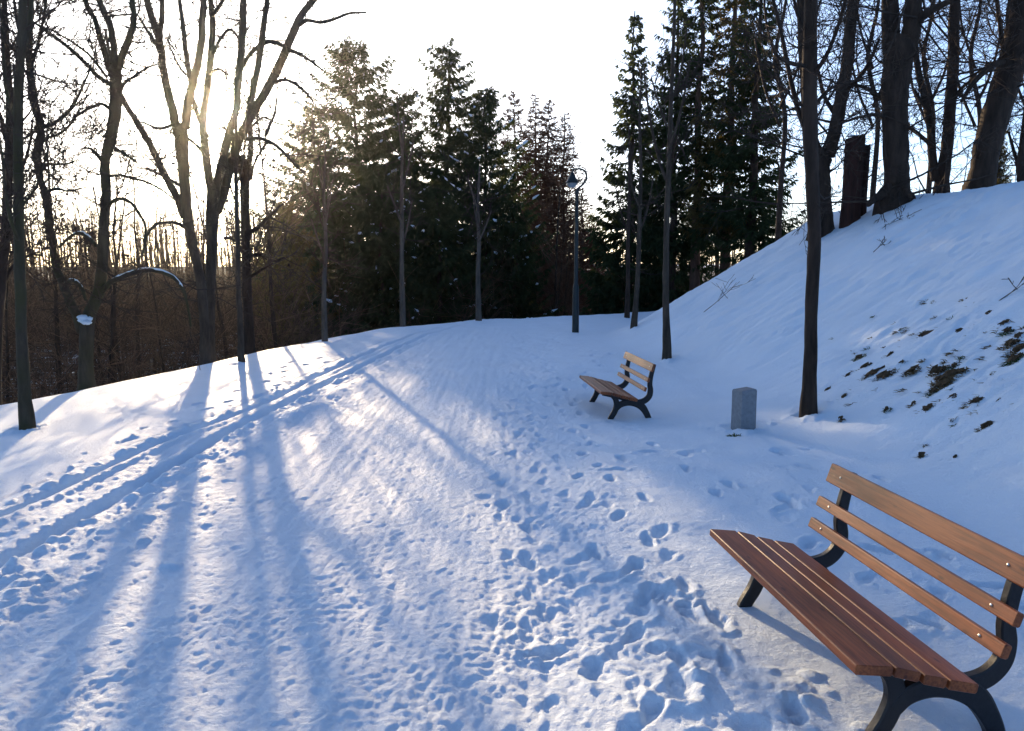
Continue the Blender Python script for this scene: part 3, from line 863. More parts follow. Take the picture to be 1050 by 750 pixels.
for i, (px, py, top, lab) in enumerate((
        (333, 350, 150, 'pale thin sapling left of three before the dark conifers'),
        (413, 333, 120, 'pale thin sapling between its two neighbours before the dark conifers'),
        (491, 328, 170, 'pale thin sapling right of three before the dark conifers'))):
    q = hit(px, py)
    h_ = py - top
    traced_tree('young_tree', lab, 'tree', min(float(q[1]), (20.0, 24.3, 26.5)[i]),
        [[(px, py, 5.4), (px - 1, py - h_ * .25, 4.8), (px + (1, -1, 0)[i], py - h_ * .5, 4.0), (px - 1, py - h_ * .75, 3.0), (px + 1, top, 1.6)],
         *[[(px, py - h_ * f, 2.2), (px + dx * .6, py - h_ * (f + .12), 1.8, e), (px + dx, py - h_ * (f + .26 - .004 * abs(dx)), 1.0, e * 1.6)]
           for f, dx, e in (((.42, -14, .3), (.60, 8, -.3), (.72, -7, .2), (.55, 4, .5)), ((.38, 10, .3), (.47, -16, -.3), (.66, 11, .3), (.8, -5, .2)), ((.5, 13, -.4), (.57, -6, .3), (.7, -11, -.2)))[i]]],
        M['bark_pale'], 12, 1.0, .4, 20 + i, 1, 'saplings along the crest')

q = hit(684, 368)
traced_tree('young_tree', 'slender tall trunk behind the far bench, foot in the snow slope', 'tree', float(q[1]),
    [[(684, 368, 8.5), (683, 320, 7), (683, 270, 6.4), (684, 220, 5.6), (686, 170, 5), (688, 110, 4.4), (690, 60, 3.6), (692, 0, 3), (693, -50, 2)],
     [(683, 185, 3.4), (676, 165, 3, .2), (668, 130, 2.6, .3), (662, 90, 2, .4), (660, 60, 1.2, .4)],
     [(684, 160, 3), (694, 130, 2.6, -.3), (702, 95, 2, -.4), (708, 60, 1.2, -.5)],
     [(684, 130, 2.6), (675, 105, 2.2, -.2), (668, 80, 1.2, -.3)],
     [(687, 110, 2.6), (698, 75, 2, .3), (704, 30, 1.4, .4)]],
    M['bark_grey'], 14, 0.9, .4, 31, 1)
q = hit(650, 336)
traced_tree('young_tree', 'leaning thin trunk between the lamp post and the tall slender trunk', 'tree', float(q[1]),
    [[(650, 336, 6.4), (653, 300, 5), (655, 260, 4.6), (656, 220, 4), (657, 170, 3.4), (656, 120, 2.6), (658, 70, 1.6)],
     [(655, 240, 2.4), (664, 215, 2, .3), (670, 180, 1.2, .4)],
     [(656, 215, 2.4), (648, 190, 2, -.3), (644, 160, 1.2, -.4)]],
    M['bark_grey'], 12, 0.9, .4, 32, 1)
q = hit(644, 327)
traced_tree('young_tree', 'short thin trunk just left of the leaning one, at the crest', 'tree', float(q[1]),
    [[(643, 327, 5), (644, 290, 4.4), (644, 250, 4), (645, 210, 3.4), (646, 170, 2.6), (645, 130, 1.6)],
     [(644, 240, 2), (636, 215, 1.6, .3), (631, 190, 1.2, .4)]],
    M['bark_dark'], 12, 0.9, .4, 33, 1)
q = hit(829, 424)
traced_tree('young_tree', 'dark straight trunk crossing the whole snow slope beside the stone post', 'tree', float(q[1]),
    [[(829, 424, 15), (831, 370, 13.5), (832, 310, 12.5), (835, 250, 13), (833, 190, 13), (831, 140, 14.5), (830, 80, 15), (831, 30, 13.5), (832, -20, 12), (834, -110, 9)],
     [(830, 145, 6), (818, 110, 5, .2), (808, 70, 4.4, .4), (800, 30, 3.6, .5), (790, -10, 3, .6)],
     [(829, 68, 4.4), (815, 66, 4, -.3), (800, 60, 3, -.5), (790, 45, 2, -.6)],
     [(833, 80, 5), (846, 60, 4.4, -.2), (860, 25, 3.6, -.4), (870, -10, 3, -.5)],
     [(834, 110, 4), (850, 92, 3.4, .3), (866, 86, 2.8, .5), (885, 80, 1.8, .6)],
     [(829, 40, 4), (818, 15, 3.4, .3), (810, -20, 2.6, .4)]],
    M['bark_dark'], 12, 0.9, .45, 34, 2)

# trees on the mound's top
traced_tree('mound_tree', 'forked tree on the mound, partly hidden by the near dark trunk', 'tree', 19.0,
    [[(843, 217, 20), (842, 200, 19), (841, 180, 19), (842, 165, 20), (844, 155, 21)],
     [(838, 162, 13), (829, 130, 11, .2), (826, 90, 10, .3), (823, 50, 9, .4), (821, 0, 8, .5), (820, -60, 6, .6)],
     [(848, 160, 15), (856, 135, 13, -.2), (862, 105, 12.5, -.3), (868, 70, 12, -.4), (872, 30, 11, -.5), (876, -10, 10, -.6), (880, -80, 7, -.7)],
     [(864, 95, 5), (876, 85, 4.4, -.3), (888, 70, 3.6, -.5), (902, 40, 2.6, -.7)],
     [(858, 120, 4.4), (846, 100, 4, .3), (838, 70, 3, .5)]],
    M['bark_dark'], 12, 2.0, .5, 41, 3, 'old bare trees on the mound', (3, 4, 3), up=.03)
traced_tree('mound_tree', 'thickest tree on the mound with flared roots and a split top', 'tree', 18.0,
    [[(918, 203, 30), (919, 192, 25), (919, 175, 24), (918, 140, 24), (917, 100, 25), (920, 70, 28), (922, 50, 30), (921, 38, 26)],
     [(914, 50, 17), (913, 20, 16.5, .2), (912, -20, 15, .3), (911, -90, 12, .4)],
     [(930, 55, 18), (935, 25, 17, -.2), (937, -10, 16, -.3), (940, -90, 12, -.4)],
     [(932, 28, 10), (945, 18, 8.5, -.4), (960, 8, 7, -.6), (985, -4, 5, -.9), (1010, -20, 4, -1.2)],
     [(912, 110, 5), (900, 98, 4.4, .3), (886, 90, 4, .5), (870, 86, 3, .8)],
     [(913, 120, 4.4), (895, 118, 3.6, -.4), (875, 122, 3, -.7), (855, 130, 2, -.9)],
     [(915, 190, 14), (905, 199, 10, -.2), (896, 205, 7, -.4), (890, 210, 5, -.6)],
     [(923, 190, 12), (929, 197, 9, -.3), (935, 203, 6, -.5)]],
    M['bark_dark'], 6, 2.0, .5, 42, 3, 'old bare trees on the mound', (3, 4, 3), up=.03)
traced_tree('mound_tree', 'two stemmed slimmer tree on the mound beside the thickest one', 'tree', 20.0,
    [[(965, 200, 15), (966, 185, 13.5), (969, 165, 12), (972, 140, 11.5), (974, 110, 11), (977, 70, 11), (978, 30, 10.5), (980, -20, 9), (982, -90, 7)],
     [(960, 185, 10), (956, 165, 8.6, .1), (954, 130, 8, .2), (948, 100, 7, .3), (941, 70, 6, .4), (935, 30, 5, .5), (930, -10, 4, .6)],
     [(956, 150, 4), (945, 140, 3.6, -.3), (932, 130, 3, -.5)],
     [(974, 110, 4), (985, 92, 3.6, -.2), (1000, 80, 3, -.4), (1020, 70, 2, -.6)],
     [(953, 115, 4.6), (944, 104, 4, .3), (938, 92, 3, .4)]],
    M['bark_dark'], 9, 2.0, .35, 43, 3, 'old bare trees on the mound', (3, 4, 3), up=.03)
traced_tree('mound_tree', 'massive trunk on the mound leaning right out of the frame', 'tree', 18.5,
    [[(1004, 197, 27), (1007, 180, 25), (1011, 155, 25), (1017, 130, 26), (1026, 100, 27), (1035, 72, 27), (1043, 45, 27), (1047, 15, 26), (1050, -30, 24), (1056, -100, 18)],
     [(1030, 65, 8), (1020, 66, 7, -.3), (1008, 75, 6, -.5), (996, 88, 4.6, -.7), (986, 104, 3, -.8)],
     [(1040, 60, 12), (1055, 45, 10, .3), (1075, 20, 8, .5), (1100, -20, 6, .8)],
     [(1030, 60, 5), (1026, 30, 4.6, -.4), (1022, 0, 4, -.6), (1015, -40, 3, -.8)]],
    M['bark_dark'], 9, 2.0, .4, 44, 3, 'old bare trees on the mound', (3, 4, 3), up=.02)
traced_tree('mound_tree', 'dark trunk at the right edge of the photo on the mound', 'tree', 19.5,
    [[(1048, 194, 9), (1047, 180, 8), (1047, 165, 7.5), (1050, 140, 7), (1054, 100, 6), (1060, 40, 5)],
     [(1046, 178, 4), (1038, 150, 3, .3), (1034, 135, 2, .4)]],
    M['bark_dark'], 12, 1.2, .3, 45, 2, 'old bare trees on the mound', (3, 4, 3), up=.03)
# bare trees further back on the mound: only their tangled crowns show
for i, (px, D, top) in enumerate(((800, 26, -40), (895, 27, -60), (952, 29, -70), (1000, 26, -60), (1060, 24, -80))):
    gz = 200 - i * 2
    traced_tree('crown_tree', ('slim background tree seen over the spruce side of the mound', 'slim background tree behind the upright logs on the mound', 'slim background tree behind the two stemmed tree', 'slim background tree behind the leaning trunk', 'slim background tree at the right frame edge')[i], 'tree', D,
        [[(px, gz, 5.4), (px + 5, 120, 4.6), (px - 5, 60, 4.0), (px + 6, 0, 3.0), (px, top, 2)],
         [(px, 130, 3), (px - 16, 90, 2.4, .5), (px - 26, 40, 1.8, 1)],
         [(px, 110, 3), (px + 18, 70, 2.4, -.5), (px + 28, 20, 1.8, -1)],
         [(px, 70, 3), (px - 14, 25, 2.2, -.5), (px - 18, -30, 1.6, -1)]],
        M['bark_dark'], 9, 2.4, .25, 60 + i, 2, 'background trees on the mound', (3, 3, 3), up=.02)

# upright sawn logs on the mound
def log_post(px, py, top, wpx, D, label, seed):
    b = at(px, py, D); t = at(px + 1, top, D)
    gz = ground(b[0], D)
    root = empty('upright_log', (b[0], D, gz), label, 'log', 'upright logs on the mound')
    m = MB(); rng = random.Random(seed)
    r0 = wpx / 2 * D / F_PX; h = t[2] - gz
    sides = 12
    prof = [(-.35, 1.12), (0, 1.06), (h * .3, .97), (h * .6, .99), (h * .95, 1.0), (h, .97)]
    amp = [1 + rng.uniform(-.07, .07) for _ in range(sides)]
    for z, k in prof:
        for s in range(sides):
            a = 2 * math.pi * s / sides
            zz = z + (0.05 * math.cos(a) if z == h else 0)
            m.v.append((r0 * k * amp[s] * math.cos(a) + .01 * z, r0 * k * amp[s] * math.sin(a), zz))
    for i in range(len(prof) - 1):
        for s in range(sides):
            s2 = (s + 1) % sides
            m.f.append((i * sides + s, i * sides + s2, (i + 1) * sides + s2, (i + 1) * sides + s))
    m.f.append(tuple((len(prof) - 1) * sides + s for s in range(sides)))
    m.build('log_trunk', M['stump'], root, smooth=False)
    c = MB(); rr = random.Random(seed + 1)
    for k in range(4):
        c.blob((rr.uniform(-.4, .4) * r0, rr.uniform(-.4, .4) * r0, h + .01), (r0 * .4, r0 * .4, .02), rr, 7, 4)
    tag(c.build('snow_cap', M['snow'], root), kind='stuff')
log_post(872.5, 213, 140, 18, 18.6, 'taller of two upright sawn logs on the mound', 71)
log_post(883, 210, 150, 10.5, 18.9, 'shorter of two upright sawn logs on the mound', 72)

# ------------------------------------------------------------------ conifers
def spruce_mesh(h, rbase, rng, bare=0.08, droop=0.35, whorl=0.34, dens=1.0, rag=0.25, shape=0.85, tw=0.28):
    """returns (trunk MB, crown MB, snow MB). Crown: drooping boughs carrying hanging sprays."""
    trunk = MB(); crown = MB(); snow = MB()
    nseg = 10
    bend = [(rng.gauss(0, .03), rng.gauss(0, .03)) for _ in range(nseg + 1)]
    tp = [(bend[i][0] * i * .4, bend[i][1] * i * .4, -0.6 + (h + .6) * i / nseg) for i in range(nseg + 1)]
    r0 = 0.012 * h + .03
    trunk.tube(tp, [r0 * (1 - .93 * i / nseg) + .006 for i in range(nseg + 1)], 8)
    nr_ = np.random.default_rng(rng.randrange(1 << 30))
    z = h * bare
    sprays = []
    while z < h - .15:
        t = z / h
        prof = (1 - t) ** shape
        if t < .18: prof *= .72 + 1.5 * t
        R_ = rbase * prof + .10
        nb = max(5, int((6.0 + 5.0 * (1 - t)) * dens))
        for k in range(nb):
            if rng.random() < .10: continue
            az = rng.uniform(0, 2 * math.pi)
            L = R_ * (1 + rng.uniform(-rag * 1.4, rag))
            zz = z + rng.uniform(-.2, .2)
            n = 6
            s = np.linspace(0, 1, n + 1)
            lift = 0.45 * t - 0.10
            rr = L * s
            dz = L * (lift * s - droop * np.sin(s * 2.2) * (1 - .5 * t) * .8 + .22 * s ** 3)
            ca, sa = math.cos(az), math.sin(az)
            sway = rng.gauss(0, .10) * L * s ** 2
            ax = np.stack([rr * ca - sway * sa, rr * sa + sway * ca, zz + dz], 1)
            crown.tube(ax, np.linspace(.010 + .008 * L, .004, n + 1), 3, cap=False)
            m = max(12, int(L * 34 * dens))
            u = nr_.uniform(.12, 1.0, m) ** .8
            pos = np.stack([np.interp(u, s, ax[:, i]) for i in range(3)], 1)
            side = nr_.choice([-1, 1], m)
            out = nr_.uniform(.25, .9, m)
            dv = np.stack([ca * out - sa * side * nr_.uniform(.3, 1, m), sa * out + ca * side * nr_.uniform(.3, 1, m), nr_.uniform(-.95, .05, m)], 1)
            dv /= np.linalg.norm(dv, axis=1)[:, None]
            ln = tw * nr_.uniform(.55, 1.35, m) * (1.15 - .5 * u) * min(1.2, .45 + .5 * L)
            wv = np.cross(dv, nr_.normal(size=(m, 3))); wv /= np.linalg.norm(wv, axis=1)[:, None]
            wd = nr_.uniform(.022, .052, m)
            sprays.append((pos, dv, ln, wv, wd))
            if rng.random() < .20 and L > .8:
                for rep_ in range(rng.randint(1, 3)):
                    f0 = rng.uniform(.35, .9); f1 = min(1.0, f0 + rng.uniform(.06, .16))
                    sp_ = [np.array([np.interp(f0 + (f1 - f0) * q, s, ax[:, i]) for i in range(3)]) + np.array([rng.gauss(0, .03), rng.gauss(0, .03), .035]) for q in (0, .35, .7, 1)]
                    w_ = rng.uniform(.05, .12)
                    snow.tube(sp_, [.012, w_ * rng.uniform(.7, 1.2), w_ * rng.uniform(.5, 1.1), .012], 6, True)
        z += whorl * (0.75 + .5 * rng.random()) * (1 - .35 * t)
    pos = np.concatenate([q[0] for q in sprays]); dv = np.concatenate([q[1] for q in sprays]); ln = np.concatenate([q[2] for q in sprays])[:, None]
    wv = np.concatenate([q[3] for q in sprays]); wd = np.concatenate([q[4] for q in sprays])[:, None]
    sag = np.array([[0, 0, -1.0]])
    tip = pos + dv * ln + sag * ln * .25
    mid = pos + dv * ln * .5
    crown.quads(np.stack([pos, mid - wv * wd, tip, mid + wv * wd], 1))
    return trunk, crown, snow

VAR = {}
def conifer(px, top, D, hwpx, label, var, mat='needle', group=None, snow=True):
    """each conifer is its own object; alike ones share mesh data of one of six grown variants"""
    t = at(px, top, D)
    gz = ground(t[0], D)
    h = t[2] - gz
    H0, R0, kw = VARIANTS[var]
    if var not in VAR:
        T, C, S = spruce_mesh(H0, R0, random.Random(500 + ord(var)), **kw)
        VAR[var] = (T.mesh('trunk', M['bark_red'] if kw.get('bare', 0) > .1 else M['bark_dark']), C.mesh('crown', M['needle'], False), S.mesh('branch_snow', M['snow']))
    root = empty('spruce_tree', (t[0], D, gz), label, 'conifer', group, rz=R.uniform(0, 6.28))
    k = hwpx * D / F_PX / R0
    root.scale = (k, k, h / H0)
    link('trunk', VAR[var][0], root)
    c = link('crown', VAR[var][1], root)
    if mat != 'needle':
        c.material_slots[0].link = 'OBJECT'; c.material_slots[0].material = M[mat]
    if snow: tag(link('branch_snow', VAR[var][2], root), kind='stuff')
    return root
VARIANTS = {
    'a': (22.0, 4.2, dict(rag=.75, shape=.50, droop=.18, dens=1.3, whorl=.42, tw=.46)),
    'b': (20.0, 3.4, dict(rag=.65, shape=.60, droop=.24, dens=1.3, whorl=.42, tw=.44)),
    'c': (12.0, 2.8, dict(rag=.5, shape=.55, droop=.25, dens=1.25, whorl=.36, tw=.42)),
    'd': (17.0, 2.3, dict(droop=.6, bare=.05, rag=.12, shape=.85, dens=1.2, whorl=.40, tw=.36)),
    'e': (20.0, 2.1, dict(droop=.5, bare=.22, rag=.35, shape=.62, dens=.95, whorl=.44, tw=.38)),
    'f': (20.0, 2.1, dict(droop=.5, bare=.08, rag=.28, shape=.62, dens=1.05, whorl=.42, tw=.38))}
G1 = 'dark conifers in the middle'
conifer(364, 44, 50, 74, 'broad dark conifer with a ragged top right of the sun', 'a', 'needle', G1)
conifer(322, 108, 47, 62, 'green conifer nearest the sun at the left of the dark group', 'b', 'needle', G1)
conifer(292, 205, 43, 42, 'low loose conifer at the left foot of the dark group', 'c', 'needle_warm', G1, False)
conifer(414, 92, 52, 56, 'conifer with a blunt top between the two tallest dark ones', 'b', 'needle', G1)
conifer(458, 42, 50, 62, 'tallest pointed conifer of the dark middle group', 'b', 'needle', G1)
conifer(497, 92, 48, 54, 'snow flecked conifer at the right of the dark middle group', 'a', 'needle', G1)
conifer(528, 205, 45, 44, 'low bushy conifer left of the lamp post', 'c', 'needle', G1)
conifer(388, 165, 44, 56, 'shorter conifer in front of the broad ragged one', 'c', 'needle', G1)
conifer(448, 190, 43, 54, 'shorter conifer in front of the tallest dark one', 'c', 'needle', G1)
G2 = 'tall spruces behind the mound'
conifer(651, 12, 38, 60, 'narrow pointed spruce standing alone right of the lamp post', 'd', 'needle', G2, False)
conifer(697, -35, 36, 42, 'spruce behind the slender trunk, leftmost of the tall right group', 'f', 'needle', G2, False)
conifer(724, -90, 35, 46, 'tall spruce with a bare lower trunk in the right group', 'e', 'needle', G2, False)
conifer(757, -110, 34, 46, 'olive tinted spruce in the right group', 'e', 'needle_warm', G2, False)
conifer(782, -60, 32, 48, 'full dark spruce at the right of the group, edging the mound', 'f', 'needle', G2, False)
conifer(1024, 120, 30, 16, 'small young spruce behind the leaning trunk on the mound', 'c', 'needle_warm', None, False)

# larches: bare, level branches
LARCH = {}
def larch_mesh(k):
    if k in LARCH: return LARCH[k]
    rng = random.Random(230 + k); h = 17.0
    T = MB(); B = MB(); z = h * .10
    T.tube([(rng.gauss(0, .05), rng.gauss(0, .05), -.5 + (h + .5) * i / 8) for i in range(9)], [(.20 * (1 - .93 * i / 8) + .012) for i in range(9)], 7)
    while z < h - .2:
        tt = z / h
        L0 = 2.7 * min(1, (1 - tt) * 1.5 + .06)
        for j in range(rng.randint(6, 9)):
            az = rng.uniform(0, 6.283); L = L0 * rng.uniform(.55, 1.1)
            d = np.array([math.cos(az), math.sin(az), rng.uniform(-.12, .2)])
            grow(B, np.array([0, 0, z + rng.uniform(-.2, .2)]), unit(d), L, .032 + .010 * L, 2, rng, .03, .09, (4, 6), .8, .014)
        z += .36
    LARCH[k] = (T.mesh('trunk', M['bark_red']), B.mesh('branches', M['larch']))
    return LARCH[k]
def larch(px, top, D, hwpx, label, seed):
    t = at(px, top, D); gz = ground(t[0], D); h = t[2] - gz
    root = empty('larch_tree', (t[0], D, gz), label, 'larch', 'bare larches behind the lamp', rz=seed * 1.7)
    k = hwpx * D / F_PX / 2.7
    root.scale = (k, k, h / 17.0)
    T, B = larch_mesh(seed % 2)
    link('trunk', T, root); tag(link('branches', B, root), kind='stuff')
for i, (px, top, D, hw, lab) in enumerate((
        (527, 88, 58, 40, 'leftmost bare larch beside the dark conifers'),
        (549, 92, 60, 36, 'bare larch with a dark stem, second from the dark conifers'),
        (563, 96, 57, 38, 'bare larch directly left of the lamp head'),
        (579, 112, 56, 42, 'widest bare larch, its crown behind the lamp head'),
        (540, 150, 52, 34, 'shorter reddish larch in front of its tall neighbours'),
        (597, 190, 54, 34, 'low reddish larch behind the lamp pole'),
        (664, 172, 46, 26, 'brown bare larch seen between the lone spruce and the right group'))):
    larch(px, top, D, hw, lab, 230 + i)

# ------------------------------------------------------------------ woods in the hollow at the left
def slim_tree_mesh(seed, h, lev=2):
    rng = random.Random(seed)
    T = MB(); B = MB()
    bx, by = rng.gauss(0, .05), rng.gauss(0, .05)
    pts = [np.array([bx * i * i * .12 + rng.gauss(0, .04), by * i * i * .12 + rng.gauss(0, .04), -.5 + (h + .5) * i / 8]) for i in range(9)]
    T.tube(pts, [(.010 * h) * (1 - .9 * i / 8) for i in range(9)], 6)
    for k in range(int(h * 4.2)):
        t = rng.uniform(.15, 1); i = min(7, int(t * 8))
        p = pts[i] + (pts[i + 1] - pts[i]) * rng.random()
        az = rng.uniform(0, 6.283)
        d = unit(np.array([math.cos(az), math.sin(az), rng.uniform(.1, .9)]))
        grow(B, p, d, h * rng.uniform(.10, .24), .006 + .0014 * h * (1 - t), lev, rng, .10, .2, (4, 4, 3), .8, .004)
    return T, B
slim = []
for i in range(5):
    h = (7.5, 9.5, 6.5, 8.5, 11.0)[i]
    T, B = slim_tree_mesh(300 + i, h)
    slim.append((T.mesh('trunk', M['bark_dark']), B.mesh('twigs', M['thicket'])))
rng = random.Random(77)
GW = 'slim trees in the wooded hollow'
n = 0
while n < 46:
    Y = rng.uniform(20, 52)
    px = rng.uniform(-60, 300) if n < 36 else rng.uniform(560, 760)
    X = (px - CX) / F_PX * Y
    if ground(X, Y) > -2.2: continue
    k = n % 5
    root = empty('slim_tree', (X, Y, ground(X, Y)), 'slim bare brown tree in the wooded hollow beyond the left bank' if n < 36 else 'slim bare brown tree under the spruces behind the crest', 'tree', GW if n < 36 else 'slim trees behind the crest', rz=rng.uniform(0, 6.28))
    s_ = rng.uniform(.75, 1.15); root.scale = (s_, s_, s_)
    link('trunk', slim[k][0], root); tag(link('twigs', slim[k][1], root), kind='stuff')
    n += 1

# brown brush: a thicket nobody could count
B = MB(); rng = random.Random(88)
n = 0
while n < 430:
    Y = rng.uniform(13, 48) if n < 390 else rng.uniform(40, 50)
    px = rng.uniform(-80, 320) if n < 390 else rng.uniform(300, 800)
    X = (px - CX) / F_PX * Y
    g = ground(X, Y)
    if g > -1.6: continue
    hgt = (rng.uniform(1.0, 2.4) + (Y - 13) * .10) * rng.uniform(.7, 1.25)
    grow(B, np.array([X, Y, g - .1]), unit(np.array([rng.gauss(0, .35), rng.gauss(0, .35), 1])), hgt, .016, 2, rng, .0, .24, (6, 8), 1.15, .006)
    n += 1
tag(B.build('undergrowth', M['thicket']), 'tangled brown undergrowth filling the hollow beyond the snow bank', 'undergrowth', kind='stuff')

# far wood closing the view
W = MB(); rng = random.Random(99); nr2 = np.random.default_rng(99)
for k in range(620):
    Y = rng.uniform(56, 130)
    px = rng.uniform(-160, 330) if k < 420 else rng.uniform(300, 1200)
    X = (px - CX) / F_PX * Y
    g = ground(X, Y)
    h = rng.uniform(8.5, 12) + (Y - 56) * .05 + (2.5 if rng.random() < .12 else 0)
    p0 = np.array([X, Y, g - .5])
    W.tube([p0, p0 + (rng.gauss(0, .2), 0, h * .5), p0 + (rng.gauss(0, .4), 0, h)], [.13, .09, .02], 4, False)
    nb = 26
    az = nr2.uniform(0, 6.283, nb); t = nr2.uniform(.08, 1, nb)
    d = np.stack([np.cos(az), np.sin(az), nr2.uniform(.1, 1.2, nb)], 1); d /= np.linalg.norm(d, axis=1)[:, None]
    L = nr2.uniform(1.0, 2.6, nb) * (1.25 - .6 * t)
    b0 = p0[None] + np.stack([np.zeros(nb), np.zeros(nb), h * t], 1)
    def ribbons(b, d, L, w):
        wv = np.cross(d, nr2.normal(size=d.shape)); wv /= np.linalg.norm(wv, axis=1)[:, None]
        e = b + d * L[:, None]
        W.quads(np.stack([b - wv * w, b + wv * w, e + wv * w * .4, e - wv * w * .4], 1))
    ribbons(b0, d, L, .022)
    nl = 26                                   # low scrub between the stems
    lo = np.stack([X + nr2.normal(0, 2.2, nl), Y + nr2.normal(0, 2.2, nl), np.full(nl, g)], 1)
    dl = nr2.normal(size=(nl, 3)) * .5; dl[:, 2] = nr2.uniform(.5, 1.2, nl); dl /= np.linalg.norm(dl, axis=1)[:, None]
    ribbons(lo, dl, nr2.uniform(2.0, 7.0, nl), .03)
    q = np.repeat(np.arange(nb), 5)
    u = nr2.uniform(.2, 1, len(q))
    d2 = d[q] + nr2.normal(size=(len(q), 3)) * .55; d2[:, 2] += .25; d2 /= np.linalg.norm(d2, axis=1)[:, None]
    ribbons(b0[q] + d[q] * (L[q] * u)[:, None], d2, L[q] * nr2.uniform(.25, .6, len(q)), .012)
tag(W.build('far_wood', M['thicket'], None, False), 'distant brown wood closing the view behind the trees', 'wood', kind='stuff')

# ------------------------------------------------------------------ left edge tree, grass on the slope, fallen twig
traced_tree('bare_tree', 'dense twigged tree cut by the left frame edge', 'tree', 12.5,
    [[(-6, 415, 12), (-4, 360, 11), (0, 300, 10), (6, 240, 9), (8, 190, 8.5), (10, 140, 8), (10, 100, 7), (7, 60, 6), (5, 20, 5.4), (4, -30, 4.6), (2, -90, 3)],
     [(6, 235, 5), (-10, 205, 4.4, .3), (-25, 160, 4, .5), (-35, 100, 3, .6)],
     [(9, 150, 5), (0, 120, 4.4, .2), (-12, 80, 4, .4), (-18, 30, 3, .6)],
     [(10, 110, 4.4), (18, 80, 4, -.2), (20, 40, 3.4, -.3), (14, 0, 3, -.3), (12, -40, 2, -.4)],
     [(8, 200, 4), (20, 180, 3.6, -.3), (30, 150, 3, -.5), (34, 120, 2, -.6)],
     [(2, 300, 4), (12, 275, 3.4, .3), (30, 262, 3, .5), (44, 262, 2, .6)],
     [(0, 290, 4), (-12, 275, 3.4, -.3), (-26, 270, 2.6, -.4)]],
    M['bark_dark'], 16, 1.2, .4, 18, 3, None, (3, 4, 3))

def tuft(mb, c, size, n, rng, lay):
    for k in range(n):
        a = rng.uniform(0, 6.283); rr = size * math.sqrt(rng.random())
        x, y_ = c[0] + rr * math.cos(a) * 1.3, c[1] + rr * math.sin(a)
        z = ground(x, y_) - .03
        d = np.array([rng.gauss(-.25, lay), rng.gauss(-.1, lay), rng.uniform(.02, .45)]); d = unit(d)
        L = rng.uniform(.02, .06)
        p = np.array([x, y_, z + .01]); w = unit(np.cross(d, rvec(rng))) * rng.uniform(.003, .007)
        m1 = p + d * L * .6; t1 = p + d * L + np.array([rng.gauss(0, .02), rng.gauss(0, .02), -L * .25])
        mb.quads(np.array([[p - w, p + w, m1 + w * .7, m1 - w * .7], [m1 - w * .7, m1 + w * .7, t1 + w * .2, t1 - w * .2]]))
PATCH = [(882, 366, 5), (896, 383, 9), (908, 384, 9), (888, 376, 6), (935, 380, 7), (952, 343, 10), (945, 350, 6), (914, 364, 5), (982, 341, 5), (1014, 322, 6), (1000, 335, 3),
         (962, 380, 7), (972, 386, 11), (966, 394, 9), (980, 383, 8), (957, 402, 5), (950, 420, 7), (980, 408, 7), (1000, 412, 8), (958, 378, 4), (978, 376, 4),
         (1040, 312, 8), (1046, 345, 7), (1036, 352, 7), (1043, 358, 9), (1040, 368, 8), (1020, 397, 5), (1038, 398, 4), (1046, 410, 6), (1012, 437, 6), (866, 407, 4), (850, 400, 5),
         (1030, 332, 5), (998, 313, 3), (988, 327, 4), (910, 420, 3), (862, 430, 3), (945, 467, 3), (980, 470, 3), (1010, 318, 4), (1033, 340, 5), (925, 372, 3), (870, 385, 3), (1025, 412, 4), (935, 415, 3)]
G = MB(); GR = MB(); SO = MB(); rng = random.Random(404)
for k in range(130):
    PATCH.append((rng.gauss(975, 65), rng.gauss(368, 38), rng.choice((1.2, 1.6, 2, 2.6))))
PATCH = [q for q in PATCH if q[0] < 1090 and q[0] > 842 and q[1] > 300]
for i, (px, py, s_) in enumerate(PATCH):
    c = hit(px, py)
    sz = s_ * c[1] / F_PX
    tuft(GR if i % 5 == 0 else G, c, sz * 1.1, int(3 + s_ * s_ * 3.0), rng, .7)
    for k in range(int(s_ // 1.5) + 2 if s_ >= 3 else 0):        # earth and matted leaves showing through
        a = rng.uniform(0, 6.283); q = sz * .7 * rng.random()
        x, y_ = c[0] + q * math.cos(a), c[1] + q * math.sin(a)
        e = .003
        gx = (ground(x + .05, y_) - ground(x - .05, y_)) / .1
        r_ = sz * rng.uniform(.3, .62)
        o = len(SO.v)
        zc = ground(x, y_) + .022
        n_ = 13
        SO.v.append((x, y_, zc + .012))
        for j in range(n_):
            t = 2 * math.pi * j / n_; w = r_ * rng.uniform(.35, 1.35)
            xx, yy = x + w * 1.2 * math.cos(t), y_ + w * math.sin(t)
            SO.v.append((xx, yy, ground(xx, yy) + .002 + rng.uniform(-.02, .03)))
        for j in range(n_):
            SO.f.append((o, o + 1 + j, o + 1 + (j + 1) % n_))
pc = hit(754, 446)
tuft(GR, pc, .06, 60, rng, .5)
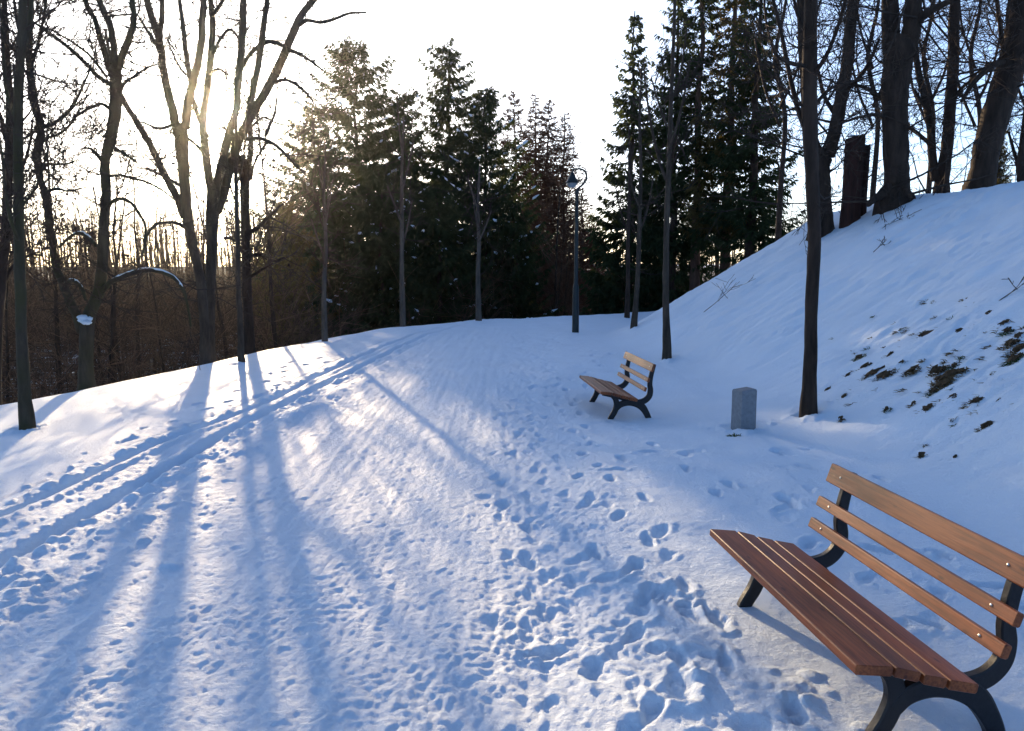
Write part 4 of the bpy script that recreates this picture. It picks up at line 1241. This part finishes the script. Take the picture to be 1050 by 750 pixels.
tag(G.build('dry_grass', M['grass'], None, False), 'dead brown grass poking through the thin snow on the slope', 'grass', kind='stuff')
tag(GR.build('green_grass', M['grass_green'], None, False), 'green grass tufts poking through snow on the slope and at the stone post', 'grass', kind='stuff')
tag(SO.build('bare_earth', M['soil'], None, False), 'small patches of bare brown earth showing through the slope snow', 'earth', kind='stuff')

def fallen_twig(px, py, label, seed, size, name='fallen_twig', cat='twig', group=None):
    c = hit(px, py); rng = random.Random(seed)
    o = MB()
    rx = np.array([1, 0, (ground(c[0] + .3, c[1]) - ground(c[0], c[1])) / .3])
    p = np.array([0, 0, .03])
    grow(o, p - rx * size * .5, unit(rx + np.array([0, -.1, .15])), size, .009, 2, rng, .06, .12, (3, 4), .7, .004)
    grow(o, p + rx * size * .1, unit(np.array([-.7, 0, .75])), size * .5, .007, 1, rng, .05, .12, (3,), .7, .004)
    t = o.build(name, M['twig'])
    t.location = (c[0], c[1], c[2])
    tag(t, label, cat, group)
fallen_twig(742, 310, 'forked dry twig lying on the snow slope behind the tall slender trunk', 7, .9)
fallen_twig(905, 255, 'small weed stalks standing on the upper snow slope', 9, .35, 'dry_weed', 'weed', 'dry weeds on the slope')
fallen_twig(1040, 303, 'dry twiggy weed at the right frame edge above the grass', 10, .45, 'dry_weed', 'weed', 'dry weeds on the slope')

# ------------------------------------------------------------------ thin haze, added for a glow round the sun
hz = MB(); hz.box((0, 60, 9.5), (170, 0, 0), (0, 120, 0), (0, 0, 16.5))
hm = bpy.data.materials.new('sun_glow_haze'); hm.use_nodes = True
hn = hm.node_tree; hn.nodes.clear()
ho = hn.nodes.new('ShaderNodeOutputMaterial'); hv = hn.nodes.new('ShaderNodeVolumePrincipled')
hv.inputs['Color'].default_value = (0.95, 0.95, 0.95, 1)
hv.inputs['Density'].default_value = 0.00022
hv.inputs['Anisotropy'].default_value = 0.95  # strong forward scatter stands in for lens glare round the sun
hn.links.new(hv.outputs['Volume'], ho.inputs['Volume'])
tag(hz.build('haze', hm, None, False), 'thin pale haze added for a glow around the sun', 'haze', kind='stuff')
